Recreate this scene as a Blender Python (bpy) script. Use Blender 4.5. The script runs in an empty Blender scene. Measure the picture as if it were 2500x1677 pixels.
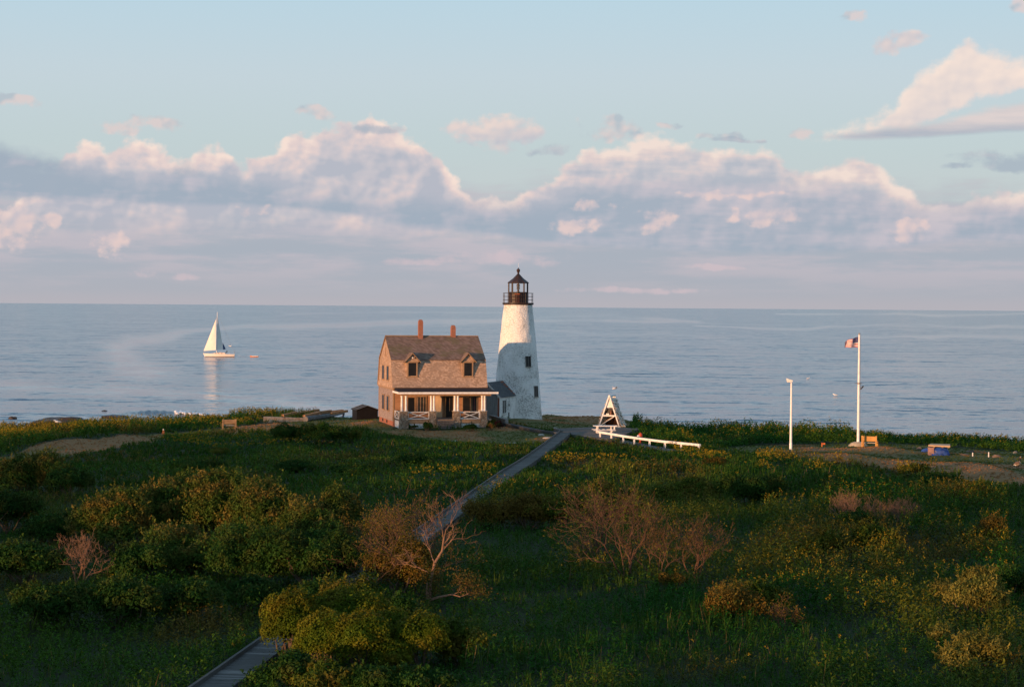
import bpy, math, random
import numpy as np
from math import radians, sin, cos, pi, tan, atan2, sqrt
from mathutils import Vector, Matrix

SC = bpy.context.scene
COL = SC.collection

# ---------------------------------------------------------------- camera
FPX = 4861.0                     # focal length in photo pixels (70 mm equivalent)
CAM_Z = 10.75
PITCH = math.atan(90.0 / FPX)
ROLL = radians(0.44)
cam_data = bpy.data.cameras.new("camera")
cam_data.sensor_width = 36.0
cam_data.lens = 36.0 * FPX / 2500.0
cam_data.clip_start = 0.5
cam_data.clip_end = 200000.0
cam = bpy.data.objects.new("camera", cam_data)
COL.objects.link(cam)
CAM_ROT = Matrix.Rotation(pi / 2 - PITCH, 4, 'X') @ Matrix.Rotation(ROLL, 4, 'Z')
cam.matrix_world = Matrix.Translation((0, 0, CAM_Z)) @ CAM_ROT
SC.camera = cam
R3 = np.array(CAM_ROT.to_3x3())

# ---------------------------------------------------------------- light
SUN_AZ = radians(44.6)           # to the left of straight behind the camera
SUN_EL = radians(2.95)
SUN_DIR = Vector((-sin(SUN_AZ) * cos(SUN_EL), -cos(SUN_AZ) * cos(SUN_EL), sin(SUN_EL)))
sun_data = bpy.data.lights.new("sun", 'SUN')
sun_data.energy = 5.0
sun_data.angle = radians(0.53)
sun_data.color = (1.0, 0.53, 0.26)
sun = bpy.data.objects.new("sun", sun_data)
sun.rotation_euler = SUN_DIR.to_track_quat('Z', 'Y').to_euler()
sun.location = (-60, -60, 60)
COL.objects.link(sun)

SC.view_settings.view_transform = 'Standard'
SC.view_settings.look = 'None'
SC.view_settings.exposure = 0.30
SC.view_settings.gamma = 1.0
SC.view_settings.use_curve_mapping = False
SC.cycles.max_bounces = 6
SC.cycles.diffuse_bounces = 3
SC.cycles.glossy_bounces = 3
SC.cycles.transmission_bounces = 4
SC.cycles.transparent_max_bounces = 6
SC.cycles.sample_clamp_indirect = 4.0


def lin(r, g, b):
    f = lambda c: (c / 255 / 12.92) if c <= 10 else ((c / 255 + 0.055) / 1.055) ** 2.4
    return (f(r), f(g), f(b))


# ------------------------------------------------ small node-graph writer
class E:
    """A socket of a node tree with arithmetic."""
    nt = None

    def __init__(self, s):
        self.s = s

    @staticmethod
    def put(inp, v):
        if isinstance(v, E):
            E.nt.links.new(v.s, inp)
        else:
            inp.default_value = v

    @staticmethod
    def math(op, *a, clamp=False):
        n = E.nt.nodes.new('ShaderNodeMath')
        n.operation = op
        n.use_clamp = clamp
        for i, v in enumerate(a):
            E.put(n.inputs[i], v)
        return E(n.outputs[0])

    def __add__(self, o): return E.math('ADD', self, o)
    __radd__ = __add__
    def __sub__(self, o): return E.math('SUBTRACT', self, o)
    def __rsub__(self, o): return E.math('SUBTRACT', o, self)
    def __mul__(self, o): return E.math('MULTIPLY', self, o)
    __rmul__ = __mul__
    def __truediv__(self, o): return E.math('DIVIDE', self, o)
    def ma(self, m, a): return E.math('MULTIPLY_ADD', self, m, a)
    def max(self, o): return E.math('MAXIMUM', self, o)
    def min(self, o): return E.math('MINIMUM', self, o)
    def clamp(self): return E.math('ADD', self, 0.0, clamp=True)

    def ramp(self, a, b, lo=0.0, hi=1.0, kind='SMOOTHSTEP'):
        n = E.nt.nodes.new('ShaderNodeMapRange')
        n.interpolation_type = kind
        E.put(n.inputs[0], self)
        for i, v in enumerate((a, b, lo, hi)):
            E.put(n.inputs[1 + i], v)
        return E(n.outputs[0])


def n_vec(x, y, z=0.0):
    n = E.nt.nodes.new('ShaderNodeCombineXYZ')
    for i, v in enumerate((x, y, z)):
        E.put(n.inputs[i], v)
    return E(n.outputs[0])


def n_sep(v):
    n = E.nt.nodes.new('ShaderNodeSeparateXYZ')
    E.put(n.inputs[0], v)
    return [E(o) for o in n.outputs]


def n_noise(vec, scale, detail=4.0, rough=0.55, color=False, dist=0.0, dims2=False):
    n = E.nt.nodes.new('ShaderNodeTexNoise')
    n.inputs['Scale'].default_value = scale
    n.inputs['Detail'].default_value = detail
    n.inputs['Roughness'].default_value = rough
    n.inputs['Distortion'].default_value = dist
    if dims2:
        n.noise_dimensions = '2D'
    E.put(n.inputs['Vector'], vec)
    return E(n.outputs[1 if color else 0])


def n_mix(f, a, b):
    n = E.nt.nodes.new('ShaderNodeMix')
    n.data_type = 'RGBA'
    E.put(n.inputs[0], f)
    for i, v in ((6, a), (7, b)):
        if isinstance(v, E):
            E.nt.links.new(v.s, n.inputs[i])
        else:
            n.inputs[i].default_value = (*v, 1.0)
    return E(n.outputs[2])


def n_cramp(f, stops):
    n = E.nt.nodes.new('ShaderNodeValToRGB')
    cr = n.color_ramp
    cr.elements[0].position, cr.elements[0].color = stops[0][0], (*stops[0][1], 1)
    cr.elements[1].position, cr.elements[1].color = stops[-1][0], (*stops[-1][1], 1)
    for p, c in stops[1:-1]:
        e = cr.elements.new(p)
        e.color = (*c, 1)
    E.put(n.inputs[0], f)
    return E(n.outputs[0])


def n_scale(v, k):
    n = E.nt.nodes.new('ShaderNodeVectorMath')
    n.operation = 'SCALE'
    E.put(n.inputs[0], v)
    E.put(n.inputs['Scale'], k)
    return E(n.outputs[0])


def n_vadd(a, b):
    n = E.nt.nodes.new('ShaderNodeVectorMath')
    n.operation = 'ADD'
    for i, v in ((0, a), (1, b)):
        E.put(n.inputs[i], v)
    return E(n.outputs[0])


# ---------------------------------------------------------------- sky
SKY_STRENGTH = 0.1
SKY_GAIN = 0.80                  # the exposure above is lifted by as much


def build_world():
    w = bpy.data.worlds.new("World")
    SC.world = w
    w.use_nodes = True
    nt = w.node_tree
    nt.nodes.clear()
    E.nt = nt
    out = nt.nodes.new('ShaderNodeOutputWorld')
    bg = nt.nodes.new('ShaderNodeBackground')
    bg.inputs['Strength'].default_value = SKY_STRENGTH
    bg2 = nt.nodes.new('ShaderNodeBackground')
    bg2.inputs['Strength'].default_value = SKY_STRENGTH
    sky = nt.nodes.new('ShaderNodeTexSky')
    sky.sky_type = 'NISHITA'
    sky.sun_disc = False
    sky.sun_elevation = SUN_EL
    sky.sun_rotation = pi + SUN_AZ
    sky.air_density = 1.0
    sky.dust_density = 1.0
    nishita = E(sky.outputs[0])

    tc = nt.nodes.new('ShaderNodeTexCoord')
    x, y, z = n_sep(E(tc.outputs['Generated']))
    u = E.math('ARCTAN2', x, y) * 57.2958        # azimuth, degrees, 0 = out to sea
    v = E.math('ARCSINE', z) * 57.2958           # elevation, degrees

    # clear sky: colour by elevation (degrees / 90)
    d = 1 / 90.0
    clear = n_cramp(v * d, [
        (0.0, lin(186, 184, 192)), (1.2 * d, lin(190, 192, 199)), (3.0 * d, lin(199, 209, 212)),
        (4.6 * d, lin(197, 213, 217)), (6.5 * d, lin(200, 216, 225)), (9.0 * d, lin(189, 217, 232)),
        (20 * d, lin(158, 192, 219)), (1.0, lin(104, 142, 184))])
    clear = n_mix(0.06, clear, n_scale(nishita, 0.16))

    P = n_vec(u, v * 1.25)
    # domain warp
    wc = n_noise(P, 0.55, 3.0, 0.55, color=True, dims2=True)
    wx, wy, _ = n_sep(wc)
    u1 = u + (wx - 0.5) * 1.3
    v1 = v + (wy - 0.5) * 0.75
    n1 = n_noise(P, 1.5, 7.0, 0.58, dims2=True)

    def puffs(vec):
        acc = None
        for sc, k in ((1.5, 0.6), (3.3, 0.4)):
            n = nt.nodes.new('ShaderNodeTexVoronoi')
            n.voronoi_dimensions = '2D'
            n.feature = 'SMOOTH_F1'
            n.inputs['Scale'].default_value = sc
            n.inputs['Smoothness'].default_value = 0.35
            E.put(n.inputs['Vector'], vec)
            t = E(n.outputs['Distance']) * k
            acc = t if acc is None else acc + t
        return acc
    PW = n_vec(u + (wx - 0.5) * 0.5, v * 1.25 + (wy - 0.5) * 0.5)
    pf = puffs(PW)
    lo1 = n_noise(P, 0.8, 3.0, 0.45, dims2=True)
    lo2 = n_noise(n_vadd(P, (-0.3, 0.35, 0.0)), 0.8, 3.0, 0.45, dims2=True)
    pf2 = puffs(n_vadd(PW, (-0.13, 0.15, 0.0)))
    relief = (lo1 - lo2) * 0.9 + (pf2 - pf) * 0.42   # >0 on the side that faces the low sun
    PS = n_vec(u * 0.22, v * 1.6)
    ns = n_noise(PS, 1.0, 5.0, 0.6, dims2=True)               # streaky
    nb = n_noise(P, 0.35, 3.0, 0.5, dims2=True)

    def blobs(lst, uu, vv):
        """union of egg shapes (az, el, half width, height up, height down)"""
        acc = None
        for cu, cv, ru, rt, rb in lst:
            q = uu.ma(1 / ru, -cu / ru)
            m = vv.ma(1 / rt, -cv / rt).max(vv.ma(-1 / rb, cv / rb))
            s = q.ma(q, m * m)
            acc = s if acc is None else acc.min(s)
        return 1.0 - acc

    col = clear
    # --- veil: pale grey-lilac bank that fills the lower sky
    a = (v1 * -1.0 + 3.15 + (ns - 0.5) * 2.2).ramp(-0.7, 0.8)
    veil = n_mix(ns.ramp(0.36, 0.66), lin(170, 178, 190), lin(192, 187, 196))
    veil = n_mix(v.ramp(0.0, 1.6), lin(176, 178, 187), veil)
    col = n_mix(a * 0.93, col, veil)

    # --- faint high scraps
    scr = blobs([(-14.2, 5.6, 0.9, .22, .2), (-10.7, 5.05, 1.15, .33, .3), (-5.7, 5.5, .55, .25, .25),
                 (2.75, 5.05, 1.0, .4, .35), (4.55, 5.2, .4, .12, .12), (6.2, 4.8, 0.9, .16, .12),
                 (8.0, 4.85, .55, .2, .14), (9.6, 8.25, .45, .16, .16), (14.5, 8.5, .7, .25, .3)], u1, v1)
    a = (scr * 0.55 + (n1 - 0.5) * 1.9).ramp(0.0, 0.55)
    c = n_mix((relief * 4.0 + v * 0.12 - 0.15).clamp(), lin(180, 190, 200), lin(226, 207, 204))
    col = n_mix(a * 0.75, col, c)

    def prof(pts, uu):
        """outline read across the horizon: (x, y) on a 2338 wide view, as elevation by azimuth"""
        st = []
        for px, py in pts:
            e = (691 + px * 0.0077 - py) * 0.0126
            st.append((((px - 1169) * 0.0126 + 15) / 30, (e / 10,) * 3))
        n = nt.nodes.new('ShaderNodeValToRGB')
        cr = n.color_ramp
        cr.elements[0].position, cr.elements[0].color = st[0][0], (*st[0][1], 1)
        cr.elements[1].position, cr.elements[1].color = st[-1][0], (*st[-1][1], 1)
        for p, c in st[1:-1]:
            cr.elements.new(p).color = (*c, 1)
        E.put(n.inputs[0], uu.ma(1 / 30, 0.5))
        return E(n.outputs[0]) * 10.0

    u2 = u + (wx - 0.5) * 0.5
    edge = (n1 - 0.5) * 0.80 + (0.47 - pf) * 0.34            # degrees by which an outline billows
    wisp = (n1 - 0.5) * 0.35 + (ns - 0.5) * 0.6

    # --- sunlit heaped clouds
    top = prof([(0, 520), (140, 400), (165, 352), (205, 328), (240, 336), (258, 356), (285, 334), (330, 322), (372, 340), (415, 376), (438, 372),
                (465, 345), (515, 342), (552, 384), (572, 372), (625, 338), (652, 303), (690, 312), (738, 288), (800, 284), (870, 272), (915, 296),
                (945, 326), (970, 322), (1000, 356), (1030, 405), (1070, 452), (1165, 460), (1250, 400)], u2)
    top2 = prof([(1130, 458), (1180, 432), (1250, 404), (1290, 374), (1350, 342), (1440, 324), (1490, 312), (1535, 322), (1600, 340), (1690, 344), (1745, 344), (1785, 372),
                 (1830, 398), (1885, 378), (1940, 368), (1990, 384), (2040, 424), (2090, 466), (2150, 472), (2230, 446), (2338, 434)], u2)
    top = top * (1.0 - u.ramp(0.2, 1.0)) + top2 * u.ramp(0.2, 1.0)
    depth = top - v + edge * u.ramp(1.0, 4.0, 1.0, 0.8)
    a = depth.ramp(-0.06, 0.24 ) * v.ramp(1.6, 2.8)
    tone = (0.90 - u.ramp(0.5, 3.0) * 0.06 - depth.ramp(0.0, 1.0, 0.0, 0.74) + relief * 1.4 + (nb - 0.5) * 1.3 + (ns - 0.5) * u.ramp(-2.0, 3.0, 0.3, 1.3)).clamp()
    warm = n_cramp(tone, [(0.0, lin(183, 186, 198)), (0.35, lin(204, 198, 204)), (0.65, lin(229, 209, 206)), (1.0, lin(249, 226, 214))])
    col = n_mix(a * u.ramp(0.0, 4.0, 0.95, 0.84), col, warm)

    # --- the shaded, flat-based bank that runs the whole way across
    btop = prof([(0, 326), (60, 342), (130, 362), (200, 388), (300, 402), (395, 392), (440, 366), (480, 396), (600, 408), (700, 426), (820, 440), (960, 452),
                 (1100, 462), (1240, 458), (1330, 420), (1420, 408), (1600, 398), (1760, 398), (1850, 410), (1960, 430), (2020, 462), (2100, 470), (2200, 455), (2338, 462)], u2)
    bbot = prof([(0, 462), (250, 468), (420, 474), (600, 478), (700, 486), (820, 500), (920, 516), (1020, 530), (1120, 540), (1240, 556), (1420, 572),
                 (1620, 580), (1820, 584), (2000, 574), (2180, 556), (2338, 560)], u2)
    d1 = btop - v + wisp + (0.47 - pf) * 0.22
    d2 = v - bbot + (ns - 0.5) * 0.16 + (n1 - 0.5) * 0.10
    right = u.ramp(0.5, 4.0)
    a = d1.ramp(-0.12, 0.55) * d2.ramp(-0.06, 0.16) * (0.97 - right * 0.14)
    shade = ((ns - 0.40) * 2.0 + relief * 1.3 + (nb - 0.5) * 1.6 + right * 0.22).clamp()
    c = n_mix(shade, lin(163, 176, 191), lin(196, 192, 202))
    col = n_mix(a, col, c)

    # --- sunlit gaps and turrets inside and below the bank
    patch = blobs([(-14.1, 2.1, .95, .6, .55), (-13.0, 2.15, .35, .3, .3), (-11.3, 1.75, .6, .45, .4), (-7.5, 2.6, .55, .16, .2), (1.7, 2.3, .9, .35, .3),
                   (4.2, 2.7, .5, .4, .7), (6.4, 2.72, .3, .25, .25), (7.6, 2.72, .85, .28, .3), (11.3, 2.35, .45, .35, .35),
                   (2.4, 3.0, .8, .2, .2), (6.0, 3.3, 1.6, .12, .1)], u1, v1)
    a = (patch * 0.65 - 0.08 + (n1 - 0.5) * 2.6 + (0.47 - pf) * 1.1).ramp(-0.05, 0.75)
    c = n_mix((relief * 2.4 + 0.55).clamp(), lin(203, 194, 202), lin(240, 211, 203))
    col = n_mix(a * 0.7, col, c)

    # --- the high cloud at the right: a tapering wedge on a flat grey base
    wtop = prof([(1840, 322), (1900, 300), (1980, 274), (2030, 240), (2065, 200), (2115, 165), (2155, 132), (2182, 100), (2215, 122), (2270, 146), (2305, 160), (2338, 176), (2480, 215)], u2)
    wbot = prof([(1840, 322), (1960, 312), (2080, 292), (2150, 262), (2220, 238), (2338, 206), (2480, 240)], u2)
    sm = (n1 - 0.5) * 0.75 + (0.47 - pf) * 0.16
    a = (wtop - v + sm).ramp(-0.10, 0.34) * (v - wbot + sm * 0.7).ramp(-0.15, 0.12) * u.ramp(8.3, 9.3)
    c = n_mix(((wtop - v).ramp(0.0, 1.4, 0.9, 0.45) + relief * 0.9 + (nb - .5) * .8).clamp(), lin(210, 204, 208), lin(250, 229, 216))
    col = n_mix(a * 0.95, col, c)
    gtop = prof([(1850, 318), (2000, 292), (2120, 284), (2200, 266), (2280, 250), (2338, 242), (2480, 236)], u2)
    gbot = prof([(1850, 322), (1940, 328), (2100, 326), (2240, 318), (2338, 316), (2480, 316)], u2)
    a = (gtop - v + wisp * 0.5).ramp(-0.05, 0.25) * (v - gbot + wisp * 0.12).ramp(-0.04, 0.12) * u.ramp(8.3, 9.0)
    c = n_mix(((v - gbot).ramp(0.0, 0.55) * 0.8 + (ns - .45) * 1.6).clamp(), lin(172, 180, 194), lin(226, 211, 208))
    col = n_mix(a * 0.88, col, c)
    small = blobs([(13.9, 4.05, 1.7, .42, .2), (12.4, 3.98, .6, .12, .1), (0.95, 4.5, .62, .24, .16), (-3.9, 4.98, .8, .16, .14), (6.3, 4.74, .75, .1, .08)], u1, v1 * .6 + v * .4)
    a = (small * 0.8 + (n1 - 0.5) * 1.9 + (ns - .5) * 1.0).ramp(-0.12, 0.85)
    col = n_mix(a * 0.8, col, n_mix((relief * 2.0 + (ns - .4) * 2.0).clamp(), lin(168, 181, 194), lin(200, 196, 203)))
    tall = blobs([(10.85, 7.5, .7, .32, .38), (-0.6, 4.95, 1.25, .55, .5), (0.2, 5.0, .7, .4, .3)], u1 * .5 + u * .5, v1 * .5 + v * .5)
    a = (tall * 0.75 + (n1 - 0.5) * 2.2 + (.47 - pf) * .7).ramp(-0.08, 0.75)
    c = n_mix((relief * 1.8 + 0.5 + (v - 4.9).ramp(-.5, .4, -.3, .3) * (1.0 - right)).clamp(), lin(194, 194, 204), lin(240, 217, 208))
    col = n_mix(a * 0.85, col, c)

    # --- low pink threads near the water
    low = blobs([(0.5, 1.35, 2.1, .25, .22), (-10.5, .83, .5, .14, .1), (-9.2, .76, .6, .13, .1),
                 (3.2, .5, 2.6, .1, .1), (-2.6, 1.25, 1.6, .14, .12), (5.6, 1.15, 1.0, .09, .08)], u1 * 0.5 + u * 0.5, v1 * 0.4 + v * 0.6)
    a = (low * 0.6 + (n1 - 0.5) * 2.2 + (ns - .5) * 1.6).ramp(0.0, 0.9)
    col = n_mix(a * 0.6, col, lin(214, 194, 199))
    # --- pale band on the horizon
    col = n_mix(v.ramp(0.45, 0.0) * 0.75, col, lin(184, 180, 187))
    # below the horizon
    col = n_mix(v.ramp(0.0, -3.0), col, lin(96, 120, 140))
    plain = n_mix(v.ramp(0.0, -3.0), clear, lin(96, 120, 140))
    nt.links.new(n_scale(col, SKY_GAIN / SKY_STRENGTH).s, bg.inputs['Color'])
    nt.links.new(n_scale(plain, SKY_GAIN / SKY_STRENGTH).s, bg2.inputs['Color'])
    # the cloud bank lies out at sea; the rest of the sky is clear
    sector = v.ramp(13.0, 10.5) * E.math('ABSOLUTE', u).ramp(40.0, 30.0)
    mx = nt.nodes.new('ShaderNodeMixShader')
    E.put(mx.inputs[0], sector)
    nt.links.new(bg2.outputs[0], mx.inputs[1])
    nt.links.new(bg.outputs[0], mx.inputs[2])
    nt.links.new(mx.outputs[0], out.inputs[0])


build_world()

# ================================================================ helpers
def proj_rays(px, py):
    d = np.stack([(np.asarray(px, float) - 1250) / FPX, -(np.asarray(py, float) - 838.5) / FPX,
                  -np.ones_like(np.asarray(px, float))], -1)
    return d @ R3.T


def to_px(X, Y, Z):
    p = np.stack([X, Y, np.asarray(Z, float) - CAM_Z], -1) @ R3
    return 1250 - p[..., 0] / p[..., 2] * FPX, 838.5 + p[..., 1] / p[..., 2] * FPX


def at(px, py, Y):
    """world point seen at a photo pixel, at distance Y"""
    d = proj_rays(px, py)
    t = Y / d[1]
    return Vector((d[0] * t, Y, CAM_Z + d[2] * t))


_rng = np.random.RandomState(7)
_LAT = _rng.rand(256, 256)


def vnoise(x, y, s=1.0):
    x = np.asarray(x, float) / s + 1000.0
    y = np.asarray(y, float) / s + 1000.0
    i, j = np.floor(x).astype(int), np.floor(y).astype(int)
    fx, fy = x - i, y - j
    fx, fy = fx * fx * (3 - 2 * fx), fy * fy * (3 - 2 * fy)
    L = lambda a, b: _LAT[a % 256, b % 256]
    return (L(i, j) * (1 - fx) + L(i + 1, j) * fx) * (1 - fy) + (L(i, j + 1) * (1 - fx) + L(i + 1, j + 1) * fx) * fy


def fbm(x, y, s, oct=4):
    a, t, n = 1.0, 0.0, 0.0
    for k in range(oct):
        t = t + a * vnoise(x + 37.7 * k, y - 11.3 * k, s)
        n += a
        a *= 0.5
        s *= 0.5
    return t / n


def sstep(a, b, x):
    t = np.clip((x - a) / (b - a), 0, 1)
    return t * t * (3 - 2 * t)


def in_poly(px, py, poly):
    px, py = np.asarray(px), np.asarray(py)
    r = np.zeros(px.shape, bool)
    n = len(poly)
    for i in range(n):
        x1, y1 = poly[i]
        x2, y2 = poly[(i + 1) % n]
        c = (y1 > py) != (y2 > py)
        xs = (x2 - x1) * (py - y1) / ((y2 - y1) if y2 != y1 else 1e-9) + x1
        r ^= c & (px < xs)
    return r


# ---------------------------------------------------------------- terrain
SEA_Z = -9.0
_cpx = np.array([-700, 0, 64, 150, 192, 299, 363, 449, 500, 560, 683, 860, 950, 1330, 1440, 1500, 1540, 1600, 1700, 1800,
                 2000, 2100, 2150, 2200, 2300, 2400, 2500, 3200], float)
_cpy = np.array([1050, 1037, 1036, 1028, 1024, 1018, 1020, 1016, 1011, 1004, 999, 1003, 1005, 1014, 1016, 1018, 1023, 1030,
                 1036, 1037, 1039, 1044, 1050, 1057, 1060, 1066, 1075, 1100], float)
_cyc = np.array([200, 205, 205, 205, 205, 205, 205, 205, 204, 201, 198, 198, 200, 206, 204, 202, 200, 198, 194, 192,
                 188, 182, 178, 176, 175, 174, 172, 162], float)
_cph = np.array([.8, .8, .8, .8, .8, .8, .8, .8, .8, .8, .8, .7, .6, .1, .1, .15, .4, .8, .9, .9, .9, .8, .65, .6, .6,
                 .6, .6, .6])
_ca = (_cpx - 1250) / FPX
_cz = CAM_Z - (_cpy - (748.5 + (_cpx - 1250) * 0.00768)) / FPX * _cyc - _cph


# mounds: photo pixel on flat ground, height, radius across, radius in depth
_mounds = [(120, 1092, .55, 3.2, 6), (235, 1084, .5, 2.6, 7), (330, 1078, .6, 3.2, 6), (560, 1060, .25, 4, 7),
           (740, 1078, .45, 4.2, 8), (2045, 1122, .45, 3.0, 6), (2340, 1150, .45, 3.0, 6), (2190, 1142, .35, 2.2, 5), (2420, 1165, .35, 2.4, 5), (2160, 1094, .3, 2.6, 4)]
_mg = []
for _a, _b, _h, _rx, _ry in _mounds:
    _d = proj_rays(_a, _b)
    _t = -CAM_Z / _d[2]
    _mg.append((_d[0] * _t, _d[1] * _t, _h, _rx, _ry))


def terrain(X, Y):
    X, Y = np.asarray(X, float), np.asarray(Y, float)
    Ys = np.maximum(Y, 30.0)
    a = X / Ys
    yc = np.interp(a, _ca, _cyc)
    zc = np.interp(a, _ca, _cz)
    z = zc * sstep(140.0, 1.0, np.clip((yc - Y) / (yc - 140.0), 0, 1) * 139.0 + 1.0)
    drop = np.clip((Y - yc) / 45.0, 0, 1)
    z = z + (-10.5 - zc) * (drop * drop * (3 - 2 * drop))
    flat = 1 - np.exp(-(((X + 5) / 10) ** 2 + ((Y - 185.5) / 15) ** 2) ** 3)
    z = z * flat + flat * (fbm(X, Y, 9.0, 3) - 0.5) * 0.5 * sstep(30, 60, Y)
    for mx, my, h, rx, ry in _mg:
        z = z + h * np.exp(-((X - mx) / rx) ** 2 - ((Y - my) / ry) ** 2)
    # the land also falls to the sea far to either side
    z = z + (-10 - z) * sstep(140, 200, np.abs(X))
    z = z + np.where(Y > yc, (fbm(X, Y, 4.0, 3) - .5) * 2.0 * np.clip(drop * 4, 0, 1) * np.clip((1 - drop) * 2, 0, 1), 0)
    return z


def parched_sunlit(X, Y):
    """how dry the mown turf is: more on the mounds"""
    r = np.clip((fbm(X, np.asarray(Y) * .5, 3.4, 3) - .51) * 6, 0, 1)
    for mx, my, h, rx, ry in _mg:
        r = r + .95 * np.exp(-((X - mx + rx * .3) / (rx * .8)) ** 2 - ((Y - my + ry * .3) / (ry * .9)) ** 2)
    return np.clip(r, 0, 1)


def ground(px, py, dz=0.0):
    """where the photo pixel's sight line meets the ground"""
    d = proj_rays(px, py)
    z = 0.0
    for _ in range(25):
        t = (z - CAM_Z) / d[2]
        X, Y = d[0] * t, d[1] * t
        z = 0.5 * z + 0.5 * (float(terrain(X, Y)) + dz)
    return Vector((X, Y, float(terrain(X, Y))))


# ---------------------------------------------------------------- mesh box
class MB:
    def __init__(self):
        self.v, self.f, self.m = [], [], []

    def add(self, vs, fs, mi=0):
        o = len(self.v)
        self.v += [tuple(p) for p in vs]
        self.f += [tuple(i + o for i in q) for q in fs]
        self.m += [mi] * len(fs)
        return self

    def box(self, x0, y0, z0, x1, y1, z1, mi=0):
        vs = [(x0, y0, z0), (x1, y0, z0), (x1, y1, z0), (x0, y1, z0), (x0, y0, z1), (x1, y0, z1), (x1, y1, z1), (x0, y1, z1)]
        return self.add(vs, [(0, 3, 2, 1), (4, 5, 6, 7), (0, 1, 5, 4), (1, 2, 6, 5), (2, 3, 7, 6), (3, 0, 4, 7)], mi)

    def bar(self, p, q, w, h, up=(0, 0, 1), mi=0):
        """beam of w by h from p to q"""
        p, q = Vector(p), Vector(q)
        d = (q - p).normalized()
        s = d.cross(Vector(up))
        if s.length < 1e-4:
            s = d.cross(Vector((0, 1, 0)))
        s.normalize()
        u = s.cross(d)
        s, u = s * w / 2, u * h / 2
        vs = [p - s - u, p + s - u, p + s + u, p - s + u, q - s - u, q + s - u, q + s + u, q - s + u]
        return self.add(vs, [(0, 1, 2, 3), (7, 6, 5, 4), (0, 4, 5, 1), (1, 5, 6, 2), (2, 6, 7, 3), (3, 7, 4, 0)], mi)

    def tube(self, pts, rad, n=6, mi=0, cap=True):
        pts = [Vector(p) for p in pts]
        rad = rad if isinstance(rad, (list, tuple)) else [rad] * len(pts)
        o = len(self.v)
        ref = None
        for i, p in enumerate(pts):
            d = (pts[min(i + 1, len(pts) - 1)] - pts[max(i - 1, 0)]).normalized()
            if ref is None:
                ref = d.cross(Vector((0.3, 0.2, 1)) if abs(d.z) < .9 else Vector((1, 0.2, 0)))
            s = (ref - d * ref.dot(d)).normalized()
            ref = s
            t = d.cross(s)
            for k in range(n):
                a = 2 * pi * k / n
                self.v.append(tuple(p + (s * cos(a) + t * sin(a)) * rad[i]))
        for i in range(len(pts) - 1):
            for k in range(n):
                a, b = o + i * n + k, o + i * n + (k + 1) % n
                self.f.append((a, b, b + n, a + n))
                self.m.append(mi)
        if cap:
            self.f += [tuple(o + k for k in reversed(range(n))), tuple(o + (len(pts) - 1) * n + k for k in range(n))]
            self.m += [mi, mi]
        return self

    def lathe(self, prof, n=24, c=(0, 0), mi=0, rot=0.0):
        """prof: (radius, z) from bottom to top"""
        o = len(self.v)
        for r, z in prof:
            for k in range(n):
                a = 2 * pi * k / n + rot
                self.v.append((c[0] + r * cos(a), c[1] + r * sin(a), z))
        for i in range(len(prof) - 1):
            for k in range(n):
                a, b = o + i * n + k, o + i * n + (k + 1) % n
                self.f.append((a, b, b + n, a + n))
                self.m.append(mi)
        self.f += [tuple(o + k for k in reversed(range(n))), tuple(o + (len(prof) - 1) * n + k for k in range(n))]
        self.m += [mi, mi]
        return self

    def prism(self, poly, axis, a, b, mi=0):
        """extrude a polygon given in the two other axes from a to b along axis"""
        n = len(poly)
        P = {'x': lambda p, t: (t, p[0], p[1]), 'y': lambda p, t: (p[0], t, p[1]), 'z': lambda p, t: (p[0], p[1], t)}[axis]
        vs = [P(p, a) for p in poly] + [P(p, b) for p in poly]
        fs = [tuple(range(n)), tuple(reversed(range(n, 2 * n)))]
        fs += [(i, i + n, (i + 1) % n + n, (i + 1) % n) for i in range(n)]
        return self.add(vs, fs, mi)

    def build(self, name, mats, parent=None, smooth=False, fix=True):
        me = bpy.data.meshes.new(name)
        me.from_pydata(self.v, [], self.f)
        mats = mats if isinstance(mats, (list, tuple)) else [mats]
        for m in mats:
            me.materials.append(m)
        me.polygons.foreach_set('material_index', self.m)
        if fix:
            import bmesh
            bm = bmesh.new()
            bm.from_mesh(me)
            bmesh.ops.recalc_face_normals(bm, faces=bm.faces)
            bm.to_mesh(me)
            bm.free()
        if smooth:
            me.polygons.foreach_set('use_smooth', [True] * len(me.polygons))
        o = bpy.data.objects.new(name, me)
        COL.objects.link(o)
        if parent:
            o.parent = parent
        return o


def empty(name, loc, rz=0.0):
    o = bpy.data.objects.new(name, None)
    o.empty_display_size = 0.2
    o.location = loc
    o.rotation_euler = (0, 0, rz)
    COL.objects.link(o)
    return o


def tag(o, label, cat, group=None):
    o['label'] = label
    o['category'] = cat
    if group:
        o['group'] = group
    return o


def kind(o, k):
    o['kind'] = k
    return o


def copy_tree(o, parent=None):
    c = o.copy()
    COL.objects.link(c)
    c.parent = parent
    for ch in list(o.children):
        copy_tree(ch, c)
    return c


# ---------------------------------------------------------------- materials
def new_mat(name):
    m = bpy.data.materials.new(name)
    m.use_nodes = True
    nt = m.node_tree
    nt.nodes.clear()
    E.nt = nt
    out = nt.nodes.new('ShaderNodeOutputMaterial')
    b = nt.nodes.new('ShaderNodeBsdfPrincipled')
    b.inputs['Specular IOR Level'].default_value = 0.2
    nt.links.new(b.outputs[0], out.inputs[0])
    return m, nt, b, out


def obj_pos():
    n = E.nt.nodes.new('ShaderNodeTexCoord')
    return E(n.outputs['Object'])


def geo_pos():
    n = E.nt.nodes.new('ShaderNodeNewGeometry')
    return E(n.outputs['Position'])


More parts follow.
